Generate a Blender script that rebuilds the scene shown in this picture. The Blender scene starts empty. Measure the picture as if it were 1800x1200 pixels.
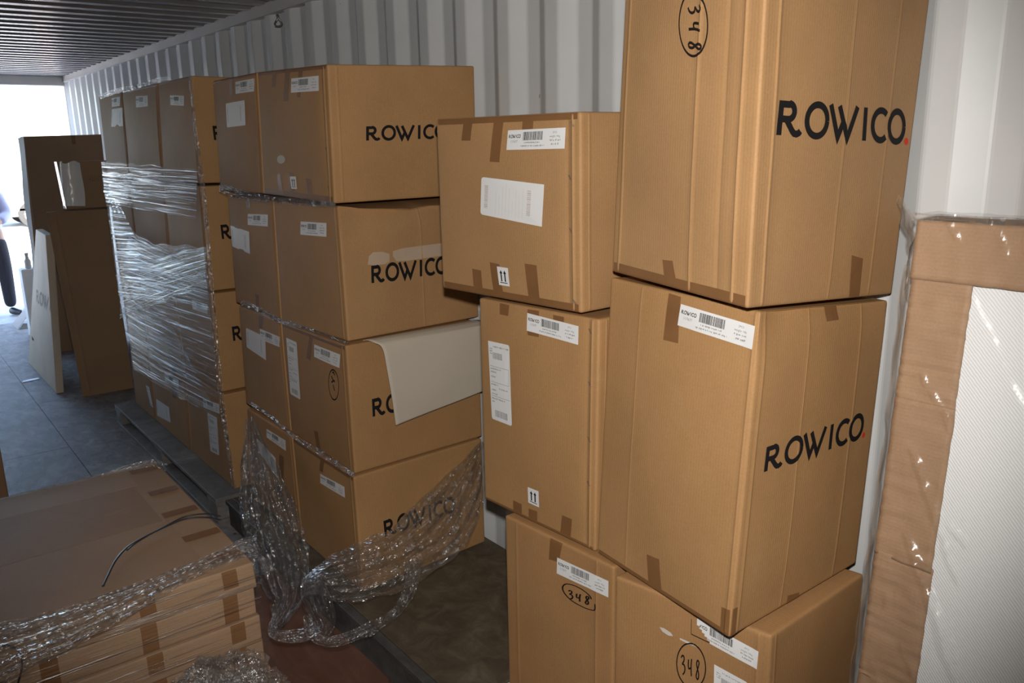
import bpy, bmesh, math, random
from math import pi, sin, cos, exp, sqrt
from mathutils import Vector as V, Matrix, noise
random.seed(7)
SC = bpy.context.scene
COL = SC.collection
# ------------------------------------------------------------------ camera
CAM = V((-2.02, 0.0, 1.89)); YAW, PIT, ROL, FPX = .66, .239, -.02, 1452.0
fw = V((sin(YAW)*cos(PIT), cos(YAW)*cos(PIT), -sin(PIT)))
r0 = V((cos(YAW), -sin(YAW), 0)); u0 = r0.cross(fw)
rt = r0*cos(ROL) + u0*sin(ROL); up = -r0*sin(ROL) + u0*cos(ROL)
cd = bpy.data.cameras.new('camera'); cam = bpy.data.objects.new('camera', cd); COL.objects.link(cam)
cd.sensor_width = 36; cd.lens = FPX/1800*36; cd.clip_start = .02; cd.clip_end = 400
m = Matrix((rt, up, -fw)).transposed().to_4x4(); m.translation = CAM; cam.matrix_world = m
SC.camera = cam
# ------------------------------------------------------------------ world, sun, flash, exposure
SC.view_settings.view_transform = 'Standard'; SC.view_settings.look = 'None'
SC.view_settings.exposure = 0.0; SC.view_settings.gamma = 1; SC.view_settings.use_curve_mapping = False
wd = bpy.data.worlds.new('world'); SC.world = wd; wd.use_nodes = True
nt = wd.node_tree; nt.nodes.clear()
wo = nt.nodes.new('ShaderNodeOutputWorld'); bg = nt.nodes.new('ShaderNodeBackground')
sk = nt.nodes.new('ShaderNodeTexSky'); sk.sky_type = 'NISHITA'; sk.sun_disc = False
sk.sun_elevation = math.radians(38); sk.sun_rotation = math.radians(200); sk.dust_density = 3.0; sk.ozone_density = 1.5
bg.inputs['Strength'].default_value = 1.7
nt.links.new(sk.outputs[0], bg.inputs['Color']); nt.links.new(bg.outputs[0], wo.inputs['Surface'])
sd = bpy.data.lights.new('sun', 'SUN'); sd.energy = 22.0; sd.angle = .01; sd.color = (1, .95, .87)
sun = bpy.data.objects.new('sun', sd); COL.objects.link(sun)
sun.rotation_euler = V((.25, .78, -.62)).to_track_quat('-Z', 'Y').to_euler()
fd = bpy.data.lights.new('camera_flash', 'SPOT'); fd.spot_size = math.radians(84); fd.spot_blend = .68; fd.shadow_soft_size = .022
fd.energy = 205; fd.color = (1, .955, .89)
fl = bpy.data.objects.new('camera_flash', fd); COL.objects.link(fl)
mf = m.copy(); mf.translation = CAM + up*.12 + fw*.02; fl.matrix_world = mf

# ------------------------------------------------------------------ helpers
def ray(px, py, ax, val):
    """where the line of sight of photo pixel (px,py) meets the plane axis=val"""
    d = fw*FPX + rt*(px-900) - up*(py-600)
    return CAM + d*((val-CAM[ax])/d[ax])
def tag(o, label=None, cat=None, group=None, kind=None):
    for k, v in (('label', label), ('category', cat), ('group', group), ('kind', kind)):
        if v: o[k] = v
    return o
def empty(name, loc, label, cat, group=None):
    o = bpy.data.objects.new(name, None); o.empty_display_size = .1; COL.objects.link(o); o.location = loc
    return tag(o, label, cat, group)
def obj(name, vs, fs, mat, parent=None, smooth=False, uvs=None, origin=None):
    org = V((0, 0, 0))
    p = parent
    while p is not None: org += V(p.location); p = p.parent
    loc = V((0, 0, 0))
    if parent is None:
        n = len(vs); loc = V(origin) if origin else V((sum(v[0] for v in vs)/n, sum(v[1] for v in vs)/n, min(v[2] for v in vs)))
        org = loc
    me = bpy.data.meshes.new(name); me.from_pydata([tuple(V(v)-org) for v in vs], [], fs); me.materials.append(mat)
    if uvs:
        l = me.uv_layers.new(name='uv'); d = l.data
        for p in me.polygons:
            for li in p.loop_indices: d[li].uv = uvs[me.loops[li].vertex_index]
    if smooth: me.polygons.foreach_set('use_smooth', [True]*len(me.polygons))
    me.update()
    o = bpy.data.objects.new(name, me); COL.objects.link(o)
    if parent is None: o.location = loc
    else: o.parent = parent
    return o
class MB:
    def __init__(s): s.v = []; s.f = []
    def box(s, x0, x1, y0, y1, z0, z1, M=None):
        b = len(s.v); p = [V((x, y, z)) for z in (z0, z1) for x, y in ((x0, y0), (x1, y0), (x1, y1), (x0, y1))]
        if M: p = [M @ q for q in p]
        s.v += p; s.f += [tuple(b+i for i in q) for q in ((3,2,1,0),(4,5,6,7),(0,1,5,4),(1,2,6,5),(2,3,7,6),(3,0,4,7))]; return s
    def bevbox(s, x0, x1, y0, y1, z0, z1, r=.004, M=None):
        b = len(s.v)
        X = (x0, x1); Y = (y0, y1); Z = (z0, z1); idx = {}
        for i in (0, 1):
            for j in (0, 1):
                for k in (0, 1):
                    sx, sy, sz = (1-2*i)*r, (1-2*j)*r, (1-2*k)*r
                    for a, q in enumerate(((X[i], Y[j]+sy, Z[k]+sz), (X[i]+sx, Y[j], Z[k]+sz), (X[i]+sx, Y[j]+sy, Z[k]))):
                        idx[i, j, k, a] = len(s.v); s.v.append(M @ V(q) if M else V(q))
        g = lambda *t: idx[t]
        for i in (0, 1):
            for a in range(3):
                c = [(0,0),(1,0),(1,1),(0,1)]
                q = []
                for p_, r_ in c:
                    t = [0,0,0]; t[a] = i; o = [k for k in range(3) if k != a]; t[o[0]] = p_; t[o[1]] = r_
                    q.append(g(t[0], t[1], t[2], a))
                if (i == 1) == (a == 1): q.reverse()
                s.f.append(tuple(q))
        for a in range(3):
            o = [k for k in range(3) if k != a]
            for p_ in (0, 1):
                for r_ in (0, 1):
                    t0 = [0,0,0]; t1 = [0,0,0]; t1[a] = 1
                    for t in (t0, t1): t[o[0]] = p_; t[o[1]] = r_
                    q = [g(*t0, o[0]), g(*t1, o[0]), g(*t1, o[1]), g(*t0, o[1])]
                    s.f.append(tuple(q))
        for i in (0, 1):
            for j in (0, 1):
                for k in (0, 1): s.f.append((g(i, j, k, 0), g(i, j, k, 1), g(i, j, k, 2)))
        return s
    def tube(s, pts, rad, n=8, flat=1.0):
        pts = [V(p) for p in pts]; b = len(s.v); prev = None
        for i, p in enumerate(pts):
            t = (pts[min(i+1, len(pts)-1)] - pts[max(i-1, 0)]).normalized()
            a = prev if prev is not None else (V((0, 0, 1)) if abs(t.z) < .9 else V((1, 0, 0)))
            a = (a - t*a.dot(t)).normalized(); prev = a; c = t.cross(a)
            r = rad[i] if isinstance(rad, (list, tuple)) else rad
            for k in range(n):
                th = 2*pi*k/n; s.v.append(p + a*(cos(th)*r*flat) + c*(sin(th)*r))
        for i in range(len(pts)-1):
            for k in range(n):
                k2 = (k+1) % n; s.f.append((b+i*n+k, b+i*n+k2, b+(i+1)*n+k2, b+(i+1)*n+k))
        s.f.append(tuple(b+k for k in range(n))[::-1]); s.f.append(tuple(b+(len(pts)-1)*n+k for k in range(n))); return s
    def grid(s, fn, nu, nv):
        b = len(s.v)
        for j in range(nv+1):
            for i in range(nu+1): s.v.append(fn(i/nu, j/nv))
        for j in range(nv):
            for i in range(nu):
                q = b+j*(nu+1)+i; s.f.append((q, q+1, q+nu+2, q+nu+1))
        return s
    def build(s, name, mat, parent=None, **k):
        return obj(name, s.v, s.f, mat, parent, **k)
def spline(pts, n):
    """Catmull-Rom through pts (tuples of any length), n samples"""
    out = []; m_ = len(pts)-1
    for i in range(n):
        t = i/(n-1)*m_; k = min(int(t), m_-1); t -= k
        p = [pts[max(k-1, 0)], pts[k], pts[k+1], pts[min(k+2, m_)]]
        out.append(tuple(.5*((2*p[1][j])+(-p[0][j]+p[2][j])*t+(2*p[0][j]-5*p[1][j]+4*p[2][j]-p[3][j])*t*t+(-p[0][j]+3*p[1][j]-3*p[2][j]+p[3][j])*t**3) for j in range(len(pts[0]))))
    return out

# ------------------------------------------------------------------ materials
def newmat(name):
    m_ = bpy.data.materials.new(name); m_.use_nodes = True; t = m_.node_tree; b = t.nodes['Principled BSDF']; return m_, t, b
def N(t, k, **kw):
    n = t.nodes.new(k)
    for a, v in kw.items():
        if a in n.inputs: n.inputs[a].default_value = v
        else: setattr(n, a, v)
    return n
def ramp(t, fac, stops):
    r = t.nodes.new('ShaderNodeValToRGB'); e = r.color_ramp.elements
    while len(e) < len(stops): e.new(.5)
    for i, (p, c) in enumerate(stops): e[i].position = p; e[i].color = (*c, 1)
    t.links.new(fac, r.inputs[0]); return r.outputs[0]
def plain(name, c, rough=.6, metal=0, spec=.4, bump=0, bscale=60, var=.08):
    m_, t, b = newmat(name); tc = N(t, 'ShaderNodeTexCoord')
    n = N(t, 'ShaderNodeTexNoise', Scale=bscale*.12, Detail=5.0); t.links.new(tc.outputs['Object'], n.inputs['Vector'])
    col = ramp(t, n.outputs[0], [(.3, tuple(x*(1-var) for x in c)), (.7, tuple(min(1, x*(1+var)) for x in c))])
    t.links.new(col, b.inputs['Base Color']); b.inputs['Roughness'].default_value = rough; b.inputs['Metallic'].default_value = metal
    b.inputs['Specular IOR Level'].default_value = spec
    if bump:
        n2 = N(t, 'ShaderNodeTexNoise', Scale=bscale, Detail=4.0); t.links.new(tc.outputs['Object'], n2.inputs['Vector'])
        bp = N(t, 'ShaderNodeBump', Strength=bump, Distance=.004); t.links.new(n2.outputs[0], bp.inputs['Height']); t.links.new(bp.outputs[0], b.inputs['Normal'])
    return m_
def kraft(name, c, axis=0, dust=.0, seed=0.0):
    """corrugated board: paper mottling, faint flutes, scuffs; uv in metres"""
    m_, t, b = newmat(name); uv = N(t, 'ShaderNodeUVMap', uv_map='uv')
    tc = N(t, 'ShaderNodeTexCoord')
    mp = N(t, 'ShaderNodeMapping'); mp.inputs['Location'].default_value = (seed, seed*.7, 0); t.links.new(tc.outputs['Object'], mp.inputs['Vector'])
    n1 = N(t, 'ShaderNodeTexNoise', Scale=3.0, Detail=6.0, Roughness=.6); t.links.new(mp.outputs[0], n1.inputs['Vector'])
    n2 = N(t, 'ShaderNodeTexNoise', Scale=220.0, Detail=3.0); t.links.new(mp.outputs[0], n2.inputs['Vector'])
    c1 = ramp(t, n1.outputs[0], [(.3, tuple(x*.9 for x in c)), (.72, tuple(x*1.08 for x in c))])
    c2 = ramp(t, n2.outputs[0], [(.3, (.93,)*3), (.7, (1.05,)*3)])
    mx = N(t, 'ShaderNodeMix', data_type='RGBA', blend_type='MULTIPLY'); mx.inputs[0].default_value = 1
    t.links.new(c1, mx.inputs[6]); t.links.new(c2, mx.inputs[7]); col = mx.outputs[2]
    w = N(t, 'ShaderNodeTexWave', Scale=38.0, Distortion=.6, Detail=1.0); w.bands_direction = 'X' if axis == 0 else 'Y'; w.inputs['Detail Scale'].default_value = 2.0
    t.links.new(uv.outputs[0], w.inputs['Vector'])
    wc = ramp(t, w.outputs[0], [(0, (.975,)*3), (1, (1.012,)*3)])
    m2 = N(t, 'ShaderNodeMix', data_type='RGBA', blend_type='MULTIPLY'); m2.inputs[0].default_value = 1
    t.links.new(col, m2.inputs[6]); t.links.new(wc, m2.inputs[7]); col = m2.outputs[2]
    # light scuffs
    n3 = N(t, 'ShaderNodeTexNoise', Scale=7.0, Detail=8.0, Roughness=.7, Distortion=.6); t.links.new(mp.outputs[0], n3.inputs['Vector'])
    sc = ramp(t, n3.outputs[0], [(.60, (0, 0, 0)), (.78, (1, 1, 1))])
    m3 = N(t, 'ShaderNodeMix', data_type='RGBA'); t.links.new(col, m3.inputs[6]); m3.inputs[7].default_value = (.55, .44, .34, 1)
    mu = N(t, 'ShaderNodeMath', operation='MULTIPLY'); t.links.new(sc, mu.inputs[0]); mu.inputs[1].default_value = .12+dust; t.links.new(mu.outputs[0], m3.inputs[0])
    t.links.new(m3.outputs[2], b.inputs['Base Color'])
    b.inputs['Roughness'].default_value = .62; b.inputs['Specular IOR Level'].default_value = .28
    bp = N(t, 'ShaderNodeBump', Strength=.10, Distance=.0012); t.links.new(w.outputs[0], bp.inputs['Height'])
    b2 = N(t, 'ShaderNodeBump', Strength=.22, Distance=.004); t.links.new(n1.outputs[0], b2.inputs['Height']); t.links.new(bp.outputs[0], b2.inputs['Normal'])
    t.links.new(b2.outputs[0], b.inputs['Normal'])
    return m_
KR = [kraft('kraft_board_%s' % a, c, 0, 0, s) for a, c, s in (('a', (.385, .215, .092), 0), ('b', (.365, .20, .086), 3.1), ('c', (.39, .222, .100), 7.7))]
KRH = kraft('kraft_board_flat', (.36, .235, .145), 1, .1, 5.0)
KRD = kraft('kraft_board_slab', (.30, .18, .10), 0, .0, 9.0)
KRM = kraft('kraft_board_pad', (.38, .24, .145), 1, .05, 11.0)
PALE = kraft('pale_board', (.60, .50, .385), 1, .0, 2.0)
GREYB = kraft('grey_board', (.42, .37, .30), 1, .0, 4.0)
def filmmat(name, base=.05, rough=.2, bump=1.0, scale=(60, 60, 60), milk=.015, dist=.01, tint=(.85, .87, .9, 1), fres=.35, dens=(.40, .72, .5), dscale=None, det=2.0, dis=.4):
    """thin clear film: mostly see-through, mirror-like on the wrinkles; gathers (dens) hold more layers and shine more"""
    m_ = bpy.data.materials.new(name); m_.use_nodes = True; t = m_.node_tree; t.nodes.clear()
    out = N(t, 'ShaderNodeOutputMaterial'); tr = N(t, 'ShaderNodeBsdfTransparent'); gl = N(t, 'ShaderNodeBsdfGlossy', Roughness=rough)
    tr.inputs['Color'].default_value = (.985, .985, .985, 1)
    df = N(t, 'ShaderNodeBsdfDiffuse'); df.inputs['Color'].default_value = tint
    tc = N(t, 'ShaderNodeUVMap', uv_map='uv'); mp = N(t, 'ShaderNodeMapping'); mp.inputs['Scale'].default_value = scale
    t.links.new(tc.outputs[0], mp.inputs['Vector'])
    n = N(t, 'ShaderNodeTexNoise', Scale=1.0, Detail=det, Roughness=.6, Distortion=dis); t.links.new(mp.outputs[0], n.inputs['Vector'])
    bp = N(t, 'ShaderNodeBump', Strength=bump, Distance=dist); t.links.new(n.outputs[0], bp.inputs['Height'])
    for g in (gl, df): t.links.new(bp.outputs[0], g.inputs['Normal'])
    lw = N(t, 'ShaderNodeFresnel', IOR=1.45); t.links.new(bp.outputs[0], lw.inputs['Normal'])
    m2 = N(t, 'ShaderNodeMapping'); m2.inputs['Scale'].default_value = dscale or tuple(x*.45 for x in scale); m2.inputs['Location'].default_value = (3.3, 1.7, 0); t.links.new(tc.outputs[0], m2.inputs['Vector'])
    n2 = N(t, 'ShaderNodeTexNoise', Scale=1.0, Detail=5.0, Roughness=.6, Distortion=dis*.7); t.links.new(m2.outputs[0], n2.inputs['Vector'])
    mr = N(t, 'ShaderNodeMapRange'); mr.inputs['From Min'].default_value = dens[0]; mr.inputs['From Max'].default_value = dens[1]; mr.inputs['To Min'].default_value = 0; mr.inputs['To Max'].default_value = dens[2]; t.links.new(n2.outputs[0], mr.inputs['Value'])
    a1 = N(t, 'ShaderNodeMath', operation='MULTIPLY_ADD'); t.links.new(lw.outputs[0], a1.inputs[0]); a1.inputs[1].default_value = fres; a1.inputs[2].default_value = base
    ad = N(t, 'ShaderNodeMath', operation='ADD', use_clamp=True); t.links.new(a1.outputs[0], ad.inputs[0]); t.links.new(mr.outputs[0], ad.inputs[1])
    mA = N(t, 'ShaderNodeMixShader'); mA.inputs[0].default_value = milk; t.links.new(tr.outputs[0], mA.inputs[1]); t.links.new(df.outputs[0], mA.inputs[2])
    mB = N(t, 'ShaderNodeMixShader'); t.links.new(ad.outputs[0], mB.inputs[0]); t.links.new(mA.outputs[0], mB.inputs[1]); t.links.new(gl.outputs[0], mB.inputs[2])
    t.links.new(mB.outputs[0], out.inputs['Surface']); return m_
FILM = filmmat('stretch_film_crumpled', .09, .24, 1.0, (120, 60, 1), .04, .012, fres=.25, dens=(.44, .70, .50), dscale=(40, 12, 1), det=1.0)
FILMS = filmmat('stretch_film_pulled', .02, .20, 1.0, (2, 190, 1), .012, .016, fres=.22, dens=(.47, .68, .75), dscale=(1.6, 60, 1), det=2.0, dis=.08)
FILMC = filmmat('clear_poly_film', .045, .24, .5, (5, 5, 1), .008, .02, fres=.14, dens=(.6, .9, .0))
TAPE = plain('brown_packing_tape', (.205, .100, .040), .42, spec=.25, bump=.12, bscale=90)
PAPER = plain('label_paper', (.74, .74, .75), .5, var=.02)
INK = plain('black_ink', (.012, .011, .012), .7, spec=.12, var=.0)
GINK = plain('grey_small_print', (.20, .20, .215), .6, var=.0)
PINK = plain('faded_print', (.52, .46, .45), .6, var=.0)
RED = plain('red_ink', (.60, .045, .025), .7, spec=.12, var=.0)
MARK = plain('marker_ink', (.016, .010, .009), .7, spec=.12, var=.0)
FAINT = plain('faint_brown_print', (.20, .13, .085), .7, var=.05)
FAINTG = plain('faint_grey_print', (.27, .22, .19), .7, var=.05)
RUB = plain('rubbed_paper_layer', (.46, .345, .25), .8, var=.06)
DUST = plain('white_chalky_mark', (.6, .55, .5), .9, var=.1)

# ------------------------------------------------------------------ the container (setting)
YB, YE, XL, ZR = -1.45, 10.66, -2.35, 2.60
m_, t, b = newmat('painted_steel_wall'); tc = N(t, 'ShaderNodeTexCoord')
n = N(t, 'ShaderNodeTexNoise', Scale=2.2, Detail=8.0, Roughness=.65); t.links.new(tc.outputs['Object'], n.inputs['Vector'])
col = ramp(t, n.outputs[0], [(.3, (.56,.575,.59)), (.7, (.63,.645,.655))])
n2 = N(t, 'ShaderNodeTexNoise', Scale=26.0, Detail=3.0, Distortion=.3); t.links.new(tc.outputs['Object'], n2.inputs['Vector'])
fk = ramp(t, n2.outputs[0], [(.76, (0,)*3), (.80, (1,)*3)])
mx = N(t, 'ShaderNodeMix', data_type='RGBA'); t.links.new(fk, mx.inputs[0]); t.links.new(col, mx.inputs[6]); mx.inputs[7].default_value = (.16, .13, .12, 1)
t.links.new(mx.outputs[2], b.inputs['Base Color']); b.inputs['Roughness'].default_value = .42; b.inputs['Specular IOR Level'].default_value = .45
bp = N(t, 'ShaderNodeBump', Strength=.08, Distance=.01); t.links.new(n.outputs[0], bp.inputs['Height']); t.links.new(bp.outputs[0], b.inputs['Normal'])
WALL = m_
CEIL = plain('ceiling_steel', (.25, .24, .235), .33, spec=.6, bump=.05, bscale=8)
RAIL = plain('rail_paint', (.52, .50, .48), .45, bump=.05, bscale=20)
STEEL = plain('galvanised_ring', (.35, .35, .35), .4, metal=.8)

def corrugated(x_in, sgn):
    prof = []; k = 0; y = 3.976 + .278*24
    while y > YB-.3:
        for dy, dx in ((0, 0), (.068, .036), (.140, .036), (.208, 0)): prof.append((x_in+sgn*dx, y-dy))
        y -= .278
    prof = [(x, min(max(y, YB), YE)) for x, y in prof]
    vs = []; fs = []
    # slightly rounded folds
    P = []
    for i, p in enumerate(prof):
        if 0 < i < len(prof)-1:
            a = V(prof[i-1]); c = V(prof[i+1]); q = V(p)
            if (a-q).length > .02 and (c-q).length > .02:
                P += [tuple(q+(a-q).normalized()*.007), tuple(q+(a-q).normalized()*.002+(c-q).normalized()*.002), tuple(q+(c-q).normalized()*.007)]; continue
        P.append(p)
    for x, y in P: vs += [V((x, y, .0)), V((x, y, 2.62))]
    for i in range(len(P)-1):
        q = (2*i, 2*i+1, 2*i+3, 2*i+2); fs.append(q if sgn < 0 else q[::-1])
    return vs, fs
for nm, x, s in (('wall_right', 0.0, 1), ('wall_left', XL, -1)):
    vs, fs = corrugated(x, s); w = obj(nm, vs, fs, WALL); tag(w, kind='structure')
    mb = MB(); mb.box(*((x+.04, x+.05) if s > 0 else (x-.05, x-.04)), YB, YE, -.05, 2.75); tag(mb.build('outer_skin', WALL, w))
    if s > 0:
        for y, z in ((3.52, 2.562), (4.66, 2.562), (2.3, 2.562)):
            mr = MB(); mr.tube([(x-.012+.012*sin(a*2), y+.028*cos(a), z+.03*sin(a)) for a in [i*pi/12 for i in range(25)]], .006, 6)
            mr.build('lashing_ring', STEEL, w, smooth=True)
# rails along the top of the walls
for nm, x0, x1 in (('trim_1', -.006, .06), ('trim_2', XL-.06, XL+.006)):
    mb = MB(); mb.bevbox(x0, x1, YB, YE, 2.618, 2.682, .003); mb.box(x0-.010 if x0 > -1 else x0, x1 if x0 > -1 else x1+.010, YB, YE, 2.612, 2.619)
    tag(mb.build(nm, RAIL), kind='structure')
# corrugated ceiling, folds run across
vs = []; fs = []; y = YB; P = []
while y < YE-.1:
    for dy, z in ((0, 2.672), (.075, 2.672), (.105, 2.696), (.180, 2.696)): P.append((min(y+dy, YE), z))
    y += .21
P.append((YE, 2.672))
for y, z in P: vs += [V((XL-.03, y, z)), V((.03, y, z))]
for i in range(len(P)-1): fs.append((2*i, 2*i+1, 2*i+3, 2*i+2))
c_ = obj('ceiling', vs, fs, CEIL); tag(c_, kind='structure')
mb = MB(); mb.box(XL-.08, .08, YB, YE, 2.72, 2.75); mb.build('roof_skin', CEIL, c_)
# end wall behind the camera, door header and corner posts at the far opening
mb = MB(); mb.box(XL-.08, .08, YB-.05, YB, -.05, 2.75); tag(mb.build('wall_back', WALL), kind='structure')
mb = MB(); mb.bevbox(XL-.08, .08, YE, YE+.12, 2.575, 2.75, .006); tag(mb.build('trim_3', RAIL), kind='structure')
for nm, x0, x1 in (('trim_4', -.002, .12), ('trim_5', XL-.12, XL+.002)):
    mb = MB(); mb.bevbox(x0, x1, YE, YE+.10, -.03, 2.72, .006); tag(mb.build(nm, RAIL), kind='structure')

# floor: plywood sheets over a steel base
def plywood(name, c1, c2, c3, sx, sy):
    m_, t, b = newmat(name); tc = N(t, 'ShaderNodeTexCoord'); mp = N(t, 'ShaderNodeMapping'); mp.inputs['Scale'].default_value = (sx, sy, 1)
    t.links.new(tc.outputs['Object'], mp.inputs['Vector'])
    a = N(t, 'ShaderNodeTexNoise', Scale=9.0, Detail=8.0, Roughness=.7, Distortion=.8); t.links.new(mp.outputs[0], a.inputs['Vector'])
    c_ = ramp(t, a.outputs[0], [(.25, c1), (.5, c2), (.75, c3)])
    d = N(t, 'ShaderNodeTexNoise', Scale=2.3, Detail=6.0, Roughness=.6); t.links.new(tc.outputs['Object'], d.inputs['Vector'])
    dd = ramp(t, d.outputs[0], [(.3, (.72,)*3), (.7, (1.18,)*3)])
    mx = N(t, 'ShaderNodeMix', data_type='RGBA', blend_type='MULTIPLY'); mx.inputs[0].default_value = 1
    t.links.new(c_, mx.inputs[6]); t.links.new(dd, mx.inputs[7]); t.links.new(mx.outputs[2], b.inputs['Base Color'])
    b.inputs['Roughness'].default_value = .62; b.inputs['Specular IOR Level'].default_value = .35
    bp = N(t, 'ShaderNodeBump', Strength=.25, Distance=.004); t.links.new(a.outputs[0], bp.inputs['Height']); t.links.new(bp.outputs[0], b.inputs['Normal'])
    return m_
FLOOR = plywood('worn_floor_plywood', (.13, .112, .11), (.235, .212, .21), (.40, .375, .38), 1.3, .8)
FLOORR = plywood('red_brown_floor_plywood', (.105, .048, .030), (.14, .062, .038), (.19, .095, .06), 1.6, .35)
mb = MB(); mb.box(XL-.06, .06, YB, YE+.05, -.12, -.028); fl_ = mb.build('floor', STEEL); tag(fl_, kind='structure')
y = YB
first = None
for j in range(10):
    y1 = min(y+1.21, YE+.02)
    for i, (x0, x1) in enumerate(((XL, -1.190), (-1.189, 0.0))):
        mb = MB(); mb.bevbox(x0+.0008, x1-.0008, y+.0008, y1-.0008, -.028, -.0005*((i+j) % 2), .001)
        mb.build('plywood_sheet', FLOORR if y1 < 3.7 else FLOOR, fl_)
    y = y1
mb = MB(); SCREW = plain('screw_heads', (.06, .055, .055), .5, metal=.3)
y = YB+.15
while y < YE-.1:
    for x in (-2.28, -1.9, -1.55, -1.24, -1.13, -.8, -.45, -.1):
        cx, cy = x+random.uniform(-.02, .02), y+random.uniform(-.02, .02); b0 = len(mb.v)
        for k in range(6): mb.v.append(V((cx+.009*cos(k*pi/3), cy+.009*sin(k*pi/3), .0006)))
        mb.f.append(tuple(range(b0, b0+6)))
    y += .303
s_ = mb.build('screw_head', SCREW, fl_); s_['kind'] = 'stuff'
# yard outside
GR = plywood('yard_asphalt', (.34, .33, .32), (.45, .44, .43), (.56, .55, .53), 3, 3)
mb = MB(); mb.box(-60, 60, YE+.02, 90, -.3, -.012); tag(mb.build('yard_ground', GR), kind='structure')
mb = MB(); mb.box(-60, 60, -60, YE+.02, -.6, -.45); tag(mb.build('yard_ground_behind', GR), kind='structure')

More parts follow.
